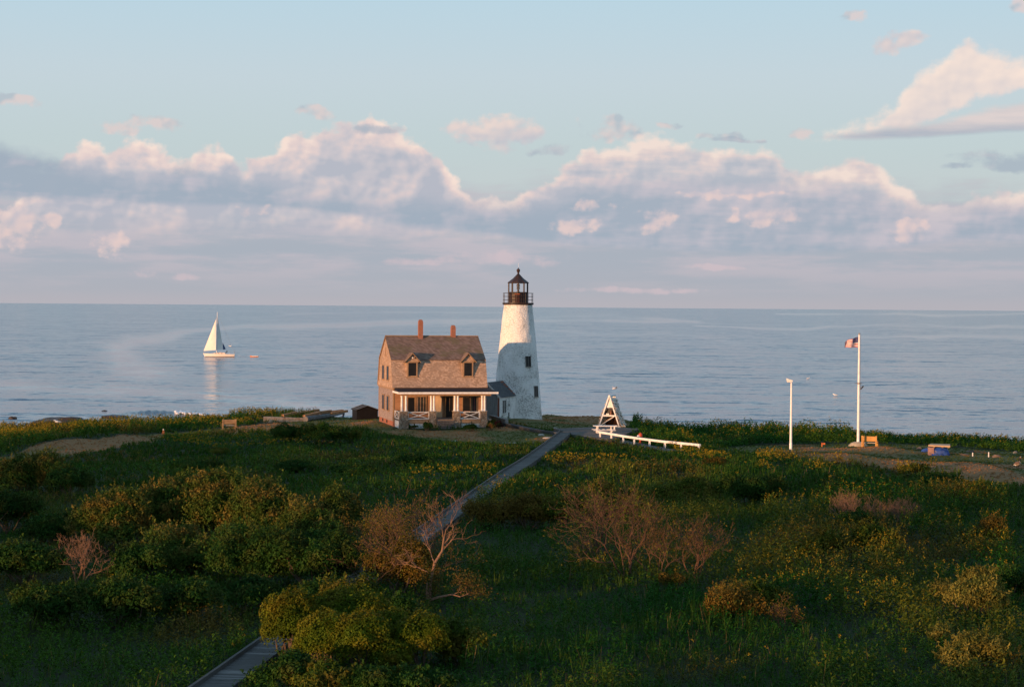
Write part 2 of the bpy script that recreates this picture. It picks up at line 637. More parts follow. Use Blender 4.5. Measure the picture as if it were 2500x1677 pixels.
def bump(b, h, strength, dist=0.02):
    n = E.nt.nodes.new('ShaderNodeBump')
    n.inputs['Strength'].default_value = strength
    n.inputs['Distance'].default_value = dist
    E.put(n.inputs['Height'], h)
    E.nt.links.new(n.outputs[0], b.inputs['Normal'])


def plain(name, c1, c2=None, rough=0.7, scale=3.0, stretch=(1, 1, 1), metal=0.0, bmp=0.0, lo=.35, hi=.65, detail=5.0):
    """a colour mottled by noise toward a second one"""
    m, nt, b, out = new_mat(name)
    b.inputs['Roughness'].default_value = rough
    b.inputs['Metallic'].default_value = metal
    c2 = c2 or tuple(x * 0.75 for x in c1)
    mp = nt.nodes.new('ShaderNodeMapping')
    mp.inputs['Scale'].default_value = stretch
    E.put(mp.inputs[0], obj_pos())
    n = n_noise(E(mp.outputs[0]), scale, detail, 0.6)
    E.put(b.inputs['Base Color'], n_mix(n.ramp(lo, hi), c1, c2))
    if bmp:
        bump(b, n, bmp)
    return m


M = {}
M['white'] = plain('white_paint', (.80, .79, .77), (.66, .64, .60), .55, 4.0)
M['white_pole'] = plain('white_enamel', (.82, .82, .82), (.72, .71, .70), .4, 3.0)
M['black'] = plain('black_iron_paint', (.022, .018, .018), (.05, .032, .026), .45, 6.0)
M['dark'] = plain('dark_opening', (.012, .012, .013), (.018, .017, .017), .35, 2.0)
M['glass'] = None
M['grey_wood'] = plain('weathered_grey_wood', (.20, .19, .18), (.12, .115, .11), .8, 5.0, (1, 1, .15))
M['old_wood'] = plain('weathered_brown_wood', (.30, .20, .115), (.20, .125, .07), .8, 5.0, (.3, 1, 1))
M['pine'] = plain('varnished_pine', (.50, .26, .07), (.38, .18, .045), .55, 6.0, (.3, 1, 1))
M['trim'] = plain('buff_trim_paint', (.34, .22, .13), (.27, .17, .10), .65, 5.0)
M['concrete'] = plain('concrete', (.38, .34, .29), (.27, .24, .20), .9, 2.0, bmp=.2)
M['rock'] = plain('coast_rock', (.20, .14, .10), (.11, .085, .07), .9, 1.6, bmp=.5)
M['wet_rock'] = plain('wet_ledge_rock', (.035, .030, .028), (.06, .048, .04), .5, 1.2, bmp=.5)
M['pale_rock'] = plain('pale_rock', (.45, .42, .37), (.30, .27, .23), .9, 3.0, bmp=.4)
M['red'] = plain('faded_red_paint', (.50, .075, .035), (.36, .055, .03), .55, 6.0)
M['orange'] = plain('orange_paint', (.60, .17, .05), (.45, .11, .035), .6, 6.0)
M['tarp'] = plain('blue_tarpaulin', (.025, .075, .30), (.015, .045, .20), .4, 2.5, bmp=.4)
M['asphalt_roof'] = plain('dark_roof_felt', (.022, .018, .020), (.036, .028, .029), .8, 4.0)
M['black_board'] = plain('tarred_boards', (.006, .005, .0055), (.010, .008, .008), .6, 3.0)
M['hedge_soil'] = plain('soil', (.06, .045, .03), (.04, .03, .02), .95, 2.0)


def mat_tower():
    m, nt, b, out = new_mat('whitewashed_rubble')
    p = obj_pos()
    big = n_noise(p, 0.55, 4.0, 0.6)
    vo = nt.nodes.new('ShaderNodeTexVoronoi')
    vo.feature = 'DISTANCE_TO_EDGE'
    vo.inputs['Scale'].default_value = 3.2
    mp = nt.nodes.new('ShaderNodeMapping')
    mp.inputs['Scale'].default_value = (1, 1, 1.9)
    E.put(mp.inputs[0], n_vadd(p, n_scale(n_noise(p, 2.5, 2.0, .5, color=True), 0.25)))
    E.put(vo.inputs['Vector'], E(mp.outputs[0]))
    joint = E(vo.outputs['Distance'])
    fine = n_noise(p, 7.0, 5.0, 0.7)
    x, y, z = n_sep(p)
    flake = (fine + (big - 0.5) * 0.5 + z.ramp(9.0, 0.5, -0.035, 0.045, 'LINEAR')).ramp(0.585, 0.635)
    crack = joint.ramp(0.05, 0.0) * big.ramp(0.40, 0.56)
    worn = (flake * 0.6 + crack * 0.55).clamp()
    base = n_mix(big.ramp(.35, .7), (.80, .79, .77), (.70, .69, .66))
    E.put(b.inputs['Base Color'], n_mix(worn, base, (.22, .21, .20)))
    b.inputs['Roughness'].default_value = 0.75
    h = joint.ramp(0.0, 0.14) * 0.7 + fine * 0.6
    bump(b, h, 0.6, 0.05)
    return m


def mat_shingle(name, c1, c2, c3, wear):
    """cedar shingles: each tab its own tint; colours by local x (along) and z / slope"""
    m, nt, b, out = new_mat(name)
    p = obj_pos()
    x, y, z = n_sep(p)
    br = nt.nodes.new('ShaderNodeTexBrick')
    br.inputs['Scale'].default_value = 1.0
    br.inputs['Brick Width'].default_value = 0.17
    br.inputs['Row Height'].default_value = 0.13
    br.inputs['Mortar Size'].default_value = 0.006
    br.inputs['Color1'].default_value = (0, 0, 0, 1)
    br.inputs['Color2'].default_value = (1, 1, 1, 1)
    br.inputs['Mortar'].default_value = (0, 0, 0, 1)
    E.put(br.inputs['Vector'], n_vec(x + y, z * 1.15))
    t = E(br.outputs['Color'])
    big = n_noise(p, 0.7, 4.0, 0.6)
    mid = n_noise(p, 4.0, 4.0, 0.7)
    f = (n_sep(t)[0] * 0.55 + mid * 0.5)
    c = n_mix(f.ramp(.25, .85), c1, c2)
    c = n_mix((big + (mid - .5) * .5).ramp(.46, .66) * wear, c, c3)
    E.put(b.inputs['Base Color'], c)
    b.inputs['Roughness'].default_value = 0.85
    bump(b, E(br.outputs['Fac']) * -1.0 + mid * 0.4, 0.5, 0.012)
    return m


def mat_brick(name, c1, c2, mortar, w, h):
    m, nt, b, out = new_mat(name)
    p = obj_pos()
    x, y, z = n_sep(p)
    br = nt.nodes.new('ShaderNodeTexBrick')
    br.inputs['Scale'].default_value = 1.0
    br.inputs['Brick Width'].default_value = w
    br.inputs['Row Height'].default_value = h
    br.inputs['Mortar Size'].default_value = h * 0.12
    br.inputs['Color1'].default_value = (*c1, 1)
    br.inputs['Color2'].default_value = (*c2, 1)
    br.inputs['Mortar'].default_value = (*mortar, 1)
    E.put(br.inputs['Vector'], n_vec(x + y, z))
    n = n_noise(p, 5.0, 4.0, .6)
    E.put(b.inputs['Base Color'], n_mix(n.ramp(.3, .75) * 0.45, E(br.outputs[0]), tuple(k * .55 for k in c1)))
    b.inputs['Roughness'].default_value = .9
    bump(b, E(br.outputs['Fac']) * -1.0, .6, .015)
    return m


def mat_fieldstone():
    m, nt, b, out = new_mat('fieldstone')
    p = obj_pos()
    vo = nt.nodes.new('ShaderNodeTexVoronoi')
    vo.inputs['Scale'].default_value = 5.0
    E.put(vo.inputs['Vector'], p)
    v2 = nt.nodes.new('ShaderNodeTexVoronoi')
    v2.feature = 'DISTANCE_TO_EDGE'
    v2.inputs['Scale'].default_value = 5.0
    E.put(v2.inputs['Vector'], p)
    t = n_sep(E(vo.outputs['Color']))[0]
    c = n_cramp(t, [(0, (.17, .12, .085)), (.5, (.27, .20, .14)), (1, (.36, .29, .22))])
    e = E(v2.outputs['Distance'])
    E.put(b.inputs['Base Color'], n_mix(e.ramp(.035, .0), c, (.09, .075, .06)))
    b.inputs['Roughness'].default_value = .9
    bump(b, e.ramp(0.0, .12), .8, .05)
    return m


M['tower'] = mat_tower()
M['shingle_wall'] = mat_shingle('cedar_shingle_wall', (.31, .21, .145), (.54, .385, .285), (.28, .205, .155), .6)
M['shingle_roof'] = mat_shingle('cedar_shingle_roof', (.145, .098, .075), (.28, .19, .15), (.14, .115, .06), .75)
M['slate'] = mat_shingle('grey_shingle_roof', (.075, .08, .085), (.11, .115, .12), (.06, .065, .07), .5)
M['clap_front'] = plain('buff_clapboard', (.40, .22, .125), (.31, .165, .095), .75, 4.0, (.3, .3, 2))
M['clap_side'] = plain('grey_side_clapboard', (.31, .245, .225), (.21, .165, .15), .8, 4.0, (.3, .3, 3))  # greyer than the front boards
M['brick'] = mat_brick('red_brick', (.36, .105, .055), (.28, .085, .05), (.30, .24, .20), .21, .072)
M['stone'] = mat_fieldstone()


def mat_glass():
    m, nt, b, out = new_mat('window_glass')
    b.inputs['Base Color'].default_value = (.02, .022, .024, 1)
    n = n_noise(obj_pos(), 1.5, 2.0)
    E.put(b.inputs['Roughness'], n.ramp(.3, .7, .06, .16))
    return m


def mat_clear():
    m, nt, b, out = new_mat('lantern_glass')
    n = n_noise(obj_pos(), 3.0, 2.0)
    b.inputs['Base Color'].default_value = (.95, .97, .97, 1)
    E.put(b.inputs['Roughness'], n.ramp(.3, .7, .0, .05))
    b.inputs['Transmission Weight'].default_value = 1.0
    b.inputs['IOR'].default_value = 1.02
    return m


M['glass'] = mat_glass()
M['clear'] = mat_clear()


# ================================================================ ground and sea
LAWN = [
    [(-60, 1125), (30, 1112), (100, 1082), (170, 1070), (240, 1073), (290, 1062), (420, 1058), (520, 1048), (640, 1035), (760, 1024),
     (800, 1010), (960, 1006), (965, 1056), (880, 1050), (800, 1052), (700, 1054), (560, 1060), (470, 1066), (400, 1073), (330, 1084),
     (200, 1110), (60, 1124)],
    [(860, 1040), (965, 1046), (1060, 1052), (1180, 1046), (1240, 1040), (1375, 1060), (1340, 1084), (1200, 1090), (1060, 1078), (940, 1066)],
    [(1230, 1010), (1330, 1002), (1445, 1004), (1545, 1018), (1548, 1046), (1450, 1050), (1370, 1056), (1240, 1034)],
    [(1740, 1098), (1830, 1088), (1960, 1085), (2060, 1083), (2200, 1084), (2330, 1092), (2520, 1106), (2700, 1108), (2700, 1190),
     (2400, 1186), (2300, 1166), (2200, 1150), (2080, 1132), (1900, 1112)],
]


def lawn_mask(px, py):
    r = np.zeros(np.shape(px), bool)
    for p in LAWN:
        r |= in_poly(px, py, p)
    return r


def grid_mesh(name, xs, ys, zf):
    X, Y = np.meshgrid(xs, ys)
    Z = zf(X, Y)
    nx, ny = len(xs), len(ys)
    co = np.stack([X, Y, Z], -1).reshape(-1, 3)
    i = np.arange(nx * ny).reshape(ny, nx)
    q = np.stack([i[:-1, :-1], i[:-1, 1:], i[1:, 1:], i[1:, :-1]], -1).reshape(-1, 4)
    me = np_mesh(name, co, q)
    return me, X.ravel(), Y.ravel(), Z.ravel()


def np_mesh(name, co, q):
    k = q.shape[1]
    me = bpy.data.meshes.new(name)
    me.vertices.add(len(co))
    me.vertices.foreach_set('co', np.ascontiguousarray(co, np.float32).ravel())
    me.loops.add(q.size)
    me.loops.foreach_set('vertex_index', np.ascontiguousarray(q, np.int32).ravel())
    me.polygons.add(len(q))
    me.polygons.foreach_set('loop_start', np.arange(0, q.size, k, dtype=np.int32))
    me.update(calc_edges=True)
    return me


def link(name, me, mats):
    for m in (mats if isinstance(mats, (list, tuple)) else [mats]):
        me.materials.append(m)
    o = bpy.data.objects.new(name, me)
    COL.objects.link(o)
    return o


def build_ground():
    ys = np.concatenate([np.arange(-120, 40, 4.0), np.arange(40, 130, 0.8), np.arange(130, 260, 0.7), np.arange(260, 300, 4)])
    xs = np.concatenate([np.arange(-215, -62, 3.0), np.arange(-62, 62, 0.7), np.arange(62, 216, 3.0)])
    me, X, Y, Z = grid_mesh('ground', xs, ys, terrain)
    px, py = to_px(X, np.maximum(Y, 5.0), Z)
    lm = lawn_mask(px, py).astype(np.float32)
    lm[Y < 40] = 0
    # soften the mown edge
    at_ = me.attributes.new('mown', 'FLOAT', 'POINT')
    at_.data.foreach_set('value', lm)
    me.attributes.new('parched_sunlit', 'FLOAT', 'POINT').data.foreach_set('value', parched_sunlit(X, Y).astype(np.float32))
    me.polygons.foreach_set('use_smooth', np.ones(len(me.polygons), bool))
    m, nt, b, out = new_mat('heath_ground')
    n = nt.nodes.new('ShaderNodeAttribute')
    n.attribute_name = 'mown'
    mown = E(n.outputs['Fac'])
    p = geo_pos()
    x, y, z = n_sep(p)
    big = n_noise(n_vec(x * 1.0, y * 0.45), 0.30, 4.0, .6)
    mid = n_noise(n_vec(x, y * .6), 1.6, 4.0, .65)
    fine = n_noise(p, 14.0, 3.0, .6)
    wild = n_mix(mid.ramp(.3, .7), (.022, .040, .009), (.020, .022, .008))
    turf = n_mix((fine * .5 + mid * .5).ramp(.35, .65), (.066, .092, .018), (.125, .100, .032))
    dry = n_mix(fine.ramp(.3, .7), (.30, .155, .065), (.20, .115, .045))
    n2 = nt.nodes.new('ShaderNodeAttribute')
    n2.attribute_name = 'parched_sunlit'
    turf = n_mix((E(n2.outputs['Fac']) + (mid - .5) * .6).clamp(), turf, dry)  # dry grass and the mounds' painted sunlight share this colour
    c = n_mix((mown + (mid - .5) * .5).ramp(.35, .65), wild, turf)
    c = n_mix(z.ramp(-2.6, -4.5), c, n_mix(mid.ramp(.3, .7), (.13, .10, .08), (.05, .042, .036)))
    E.put(b.inputs['Base Color'], c)
    b.inputs['Roughness'].default_value = .95
    bump(b, fine * .6 + mid, .7, .08)
    return kind(link('ground', me, m), 'structure')


def build_sea():
    rows = np.concatenate([np.array([-400., -100.]), np.geomspace(170, 95000, 300)])
    cols = np.concatenate([-np.geomspace(4, .32, 14), np.linspace(-.31, .31, 260), np.geomspace(.32, 4, 14)])
    A, Y = np.meshgrid(cols, rows)
    X = A * np.maximum(Y, 170.0)
    me = np_mesh('sea', np.stack([X, Y, X * 0 + SEA_Z], -1).reshape(-1, 3), (lambda i: np.stack(
        [i[:-1, :-1], i[:-1, 1:], i[1:, 1:], i[1:, :-1]], -1).reshape(-1, 4))(np.arange(A.size).reshape(A.shape)))
    X, Y = X.ravel(), Y.ravel()
    # calm slicks: where they drift, as lines of photo sight (x, y, half width)
    px, py = to_px(X, np.maximum(Y, 60.0), X * 0 + SEA_Z)
    wob = (fbm(px + 300, py * 4.0, 240.0, 3) - .5)
    py2 = py + wob * 34.0 * np.clip((py - 745) / 60.0, .08, 1.4)
    calm = np.zeros(len(X))
    for line, k in (([(345, 905, 22), (300, 872, 14), (288, 850, 10), (330, 830, 8), (450, 811, 6), (600, 800, 5), (850, 797, 9), (1060, 792, 8), (1265, 789, 5), (1700, 783, 4)], 1.0),
                    ([(-200, 935, 14), (100, 941, 15), (330, 952, 14), (560, 975, 13), (800, 990, 12)], .85),
                    ([(180, 846, 4), (300, 843, 5)], .6), ([(700, 767, 2.5), (1000, 764, 3), (1250, 766, 2)], .5),
                    ([(1320, 779, 5), (1500, 774, 7), (1650, 781, 4)], .9), ([(1330, 815, 3), (1600, 822, 4), (1800, 838, 5)], .5),
                    ([(1700, 795, 2.5), (2000, 798, 4), (2250, 790, 3), (2500, 800, 5), (2700, 800, 5)], .9), ([(2100, 830, 4), (2350, 822, 7), (2700, 830, 9)], .8),
                    ([(1330, 905, 6), (1520, 896, 8), (1800, 915, 7), (2100, 905, 8), (2600, 880, 12)], .5), ([(1350, 985, 9), (1700, 990, 10), (2100, 960, 11), (2600, 940, 14)], .45),
                    ([(1900, 765, 2), (2300, 768, 3), (2700, 767, 3)], .8), ([(650, 880, 5), (800, 868, 6), (920, 872, 5)], .35)):
        L = np.array(line, float)
        best = np.zeros(len(X))
        for (x1, y1, w1), (x2, y2, w2) in zip(L[:-1], L[1:]):
            dx, dy = x2 - x1, (y2 - y1) * 3
            t = np.clip(((px - x1) * dx + (py2 - y1) * 3 * dy) / (dx * dx + dy * dy), 0, 1)
            d = np.hypot((px - x1 - t * (x2 - x1)) / 4.0, py2 - y1 - t * (y2 - y1))
            best = np.maximum(best, np.exp(-(d / (1.15 * (w1 + t * (w2 - w1)))) ** 2))
        calm = np.maximum(calm, best * k)
    calm *= .85 * np.clip(.1 + 1.7 * fbm(px, py * 5, 110.0, 4), 0, 1)
    me.attributes.new('calm', 'FLOAT', 'POINT').data.foreach_set('value', calm.astype(np.float32))
    m, nt, b, out = new_mat('sea_water')
    p = geo_pos()
    x, y, z = n_sep(p)
    # slicks: long calm streaks that bend with the current
    bend = n_noise(n_vec(x, y), 0.0011, 2.0, .5, color=True)
    bx, by, _ = n_sep(bend)
    slick = n_noise(n_vec(x * 0.20 + (bx - .5) * 420.0, y * 0.30 + (by - .5) * 700.0), 0.0075, 3.0, .5)
    far = n_noise(n_vec(x * .05, y * .10), 0.0030, 4.0, .6)
    ca = nt.nodes.new('ShaderNodeAttribute')
    ca.attribute_name = 'calm'
    sl = ((slick * .8 + far * .2).ramp(.54, .66) * .45).max(E(ca.outputs['Fac'])).clamp()
    wind = n_noise(n_vec(x * .45, y), 0.022, 4.0, .6)
    w1 = n_noise(n_vec(x * .55, y), 0.28, 3.0, .55, color=True)
    w2 = n_noise(n_vec(x * .6 + 13.0, y), 1.3, 2.0, .5, color=True)
    w0 = n_noise(n_vec(x * .35 + 5.0, y), 0.075, 2.0, .5, color=True)
    sub = lambda v: n_vadd(v, (-.5, -.5, -.5))
    amp = wind.ramp(.3, .7, .7, 1.15) * sl.ramp(0, 1, 1.0, .22)
    s = n_scale(n_vadd(n_vadd(n_scale(sub(w1), .92), n_scale(sub(w2), .58)), n_scale(sub(w0), .46)), amp)
    sx, sy, _ = n_sep(s)
    nv = nt.nodes.new('ShaderNodeVectorMath')
    nv.operation = 'NORMALIZE'
    E.put(nv.inputs[0], n_vec(sx, sy, 1.0))
    nt.links.new(nv.outputs[0], b.inputs['Normal'])
    E.put(b.inputs['Base Color'], n_mix(sl * .5, (.015, .066, .135), (.030, .078, .125)))
    E.put(b.inputs['Roughness'], sl.ramp(0, 1, .16, .10))
    b.inputs['IOR'].default_value = 1.333
    b.inputs['Specular IOR Level'].default_value = 0.5
    return kind(link('sea', me, m), 'structure')


build_ground()
build_sea()


# ================================================================ lighthouse
def build_lighthouse():
    T = empty('lighthouse', (0.565, 195.0, 0.0))
    tag(T, 'white stone lighthouse tower with a black iron lantern room', 'lighthouse')
    prof = [(2.46, -.8), (2.42, 0.0), (2.29, 1.5), (2.13, 3.5), (1.95, 5.4), (1.74, 7.6), (1.53, 9.6), (1.37, 10.95)]

    def R(z):
        return float(np.interp(z, [p[1] for p in prof], [p[0] for p in prof]))
    # rubble wall: slightly uneven radius
    nz, na = 70, 96
    co, fs = [], []
    for i in range(nz + 1):
        z = -.8 + 11.75 * i / nz
        for k in range(na):
            a = 2 * pi * k / na
            r = R(z) + (fbm(a * 6.0 + 40, z * 1.6, 1.0, 3) - .5) * .09
            co.append((r * cos(a), r * sin(a), z))
    for i in range(nz):
        for k in range(na):
            a, b = i * na + k, i * na + (k + 1) % na
            fs.append((a, b, b + na, a + na))
    mb = MB().add(co, fs)
    mb.build('tower_wall', M['tower'], T, smooth=True, fix=False)
    # windows set in the wall: photo pixel centre, width, z bottom, top
    for px, w, zb, zt in ((1289.5, .52, 4.95, 5.95), (1309, .52, 2.0, 3.05)):
        zc = (zb + zt) / 2
        s = ((px - 1264.2) / FPX * 195) / R(zc)
        ang = math.asin(max(-1, min(1, s)))
        th = -pi / 2 + ang
        r = R(zc) + .0
        er, et = Vector((cos(th), sin(th), 0)), Vector((-sin(th), cos(th), 0))
        slope = (R(zb) - R(zt)) / (zt - zb)

        def slab(x0, x1, z0, z1, d0, d1, name, mat, par):
            vs = []
            for dd in (d0, d1):
                for xx, zz in ((x0, z0), (x1, z0), (x1, z1), (x0, z1)):
                    rr = r + dd - slope * (zz - zc)
                    vs.append(er * rr + et * xx + Vector((0, 0, zz)))
            return MB().add(vs, [(0, 1, 2, 3), (7, 6, 5, 4), (0, 4, 5, 1), (1, 5, 6, 2), (2, 6, 7, 3), (3, 7, 4, 0)]).build(name, mat, par)
        win = slab(-w / 2, w / 2, zb, zt, -.3, .05, 'window', M['dark'], T)
        for x0, x1, z0, z1 in ((-w / 2 - .05, -w / 2, zb, zt), (w / 2, w / 2 + .05, zb, zt), (-.015, .015, zb, zt)):
            slab(x0, x1, z0, z1, -.2, .065, 'frame', M['grey_wood'], win)
        slab(-w / 2 - .06, w / 2 + .06, zb - .08, zb, -.2, .10, 'sill', M['concrete'], win)
    g = MB()
    g.lathe([(1.36, 10.9), (1.51, 10.95), (1.53, 11.0), (1.53, 11.12), (1.0, 11.13)], 40)
    g.build('gallery', M['black'], T)
    # railing of the gallery
    rl = MB()
    for k in range(10):
        a = 2 * pi * k / 10 + .2
        p = (1.47 * cos(a), 1.47 * sin(a))
        rl.tube([(p[0], p[1], 11.1), (p[0], p[1], 12.06)], .026, 6)
    for z in (11.40, 11.74, 12.06):
        rl.tube([(1.47 * cos(2 * pi * k / 40), 1.47 * sin(2 * pi * k / 40), z) for k in range(41)], .024, 5, cap=False)
    rl.build('railing', M['black'], T)
    pr = MB()
    pr.lathe([(1.0, 11.1), (1.0, 12.10), (1.05, 12.12), (1.05, 12.17), (.90, 12.18)], 10, rot=.31)
    pr.build('parapet', M['black'], T)
    dr = MB()
    dr.box(-.3, -1.03, 11.15, .14, -.9, 11.95)
    d = dr.build('door', plain('rusty_black_door', (.06, .022, .016), (.03, .016, .014), .5, 5.0), T)
    MB().box(-.34, -1.045, 11.95, .18, -.9, 11.99).build('lintel', M['orange'], d)
    for k in range(10):
        a = 2 * pi * k / 10 + .31
        MB().tube([(.97 * cos(a), .97 * sin(a), 12.1), (.97 * cos(a), .97 * sin(a), 13.08)], .072, 6).build('mullion', M['black'], T)
    gl = MB()
    for k in range(10):
        a, b = 2 * pi * k / 10 + .31, 2 * pi * (k + 1) / 10 + .31
        gl.add([(.93 * cos(a), .93 * sin(a), 12.15), (.93 * cos(b), .93 * sin(b), 12.15), (.93 * cos(b), .93 * sin(b), 13.05),
                (.93 * cos(a), .93 * sin(a), 13.05)], [(0, 1, 2, 3)])
    gl.build('glazing', M['clear'], T)
    bc = MB()
    bc.lathe([(.16, 12.1), (.16, 12.25), (.10, 12.3), (.10, 12.42)], 12)
    bc.lathe([(.13, 12.42), (.17, 12.5), (.17, 12.62), (.13, 12.68), (.17, 12.74), (.17, 12.9), (.1, 12.97)], 12)
    bc.build('beacon', plain('beacon_lens', (.75, .68, .6), (.55, .45, .38), .25, 6.0), T)
    rf = MB()
    rf.lathe([(1.0, 13.02), (1.10, 13.05), (1.09, 13.10), (.55, 13.50), (.12, 13.93), (.08, 13.98)], 10, rot=.31)
    rf.lathe([(.09, 13.9), (.09, 14.06), (.13, 14.07), (.10, 14.1), (.16, 14.2), (.18, 14.29), (.15, 14.4), (.05, 14.47), (.01, 14.58)], 14)
    rf.build('lantern_roof', plain('brown_black_copper', (.028, .019, .017), (.05, .028, .022), .4, 2.5), T)
    MB().tube([(0, 0, 14.5), (0, 0, 15.0)], .012, 5).build('lightning_rod', M['white_pole'], T)
    return R


TOWER_R = build_lighthouse()


def build_workroom():
    """whitewashed gabled passage that leans against the tower's foot"""
    e = Vector((.305, .952, 0)).normalized()
    W = empty('workroom', (-1.13, 188.0, 0.0), atan2(e.y, e.x) - pi / 2)
    tag(W, 'small whitewashed brick outbuilding with a grey shingled gable roof against the tower foot', 'outbuilding')
    # local: y along the axis toward the tower, x across (front eave at x = 0, far eave at x = -2.5)
    wd, L, ez, rz = 2.5, 5.1, 2.22, 3.52
    mb = MB()
    mb.prism([(0, -.6), (0, ez), (-wd / 2, rz - .03), (-wd, ez), (-wd, -.6)], 'y', 0, L)
    mb.build('wall', M['tower'], W)
    rf = MB()
    nrow = 11
    for sgn in (0, 1):
        for i in range(nrow):
            a, b = i / nrow, (i + 1) / nrow
            x0, z0 = .12 + (-wd / 2 - .12) * a, ez - .10 + (rz + .03 - ez + .10) * a
            x1, z1 = .12 + (-wd / 2 - .12) * b, ez - .10 + (rz + .03 - ez + .10) * b
            if sgn:
                x0, x1 = -wd - x0, -wd - x1
            rf.add([(x0, -.12, z0 + .05), (x0, L - .3, z0 + .05), (x1, L - .3, z1 + .02), (x1, -.12, z1 + .02),
                    (x0, -.12, z0), (x0, L - .3, z0), (x1, L - .3, z1 - .03), (x1, -.12, z1 - .03)],
                   [(0, 1, 2, 3), (7, 6, 5, 4), (0, 4, 5, 1), (2, 6, 7, 3), (0, 3, 7, 4), (1, 5, 6, 2)])
    rf.build('roof', M['slate'], W)
    # stepped brick flashing where the roof meets the tower
    st = MB()
    for i in range(6):
        x = -.02 - i * .21
        z = ez + (rz - ez) * (-x) / (wd / 2)
        st.box(x - .22, L - .75 - i * .12, z - .1, x, L - .3 - i * .06, z + .17 + (.04 if i % 2 else 0))
    st.build('stepped_flashing', M['brick'], W)
    # boarded gable end
    gb = MB()
    for i in range(11):
        x0 = -wd + .12 + i * (wd - .35) / 11
        xm = x0 + .09
        top = ez - .08 + (rz - ez) * (1 - abs(xm + wd / 2) / (wd / 2)) - .12
        gb.box(x0, -.05 - (.012 if i % 2 else 0), 0.0, x0 + (wd - .35) / 11 - .012, .0, top)
    gb.build('boarded_gable', plain('dark_grey_boards', (.30, .315, .32), (.21, .22, .225), .8, 3.0, (4, 1, .4)), W)
    MB().box(-.19, -.045, 0, -.01, .0, ez - .1).build('brick_pier', M['brick'], W)
    for s in (0, 1):
        p0 = (0.1 if not s else -wd - .1, -.13, ez - .12)
        MB().bar(p0, (-wd / 2, -.13, rz + .0), .035, .14, (0, -1, 0) if False else (0, 0, 1)).build('rake_board', M['white'], W)
    w = MB().box(0.004, .95, .62, .03, 1.95, 1.78).build('window', M['glass'], W)
    MB().box(.004, .9, 1.78, .06, 2.0, 1.84).build('lintel', M['grey_wood'], w)
    MB().box(.004, .9, .54, .09, 2.0, .61).build('sill', M['white'], w)
    MB().box(.004, 1.43, .62, .045, 1.47, 1.78).build('mullion', M['white'], w)
    MB().box(.004, 2.72, 1.25, .06, 3.0, 1.42).build('vent', M['grey_wood'], W)
    MB().tube([(.05, 2.75, .0), (.05, 2.75, .62)], .045, 6).build('drain_pipe', M['black'], W)


build_workroom()


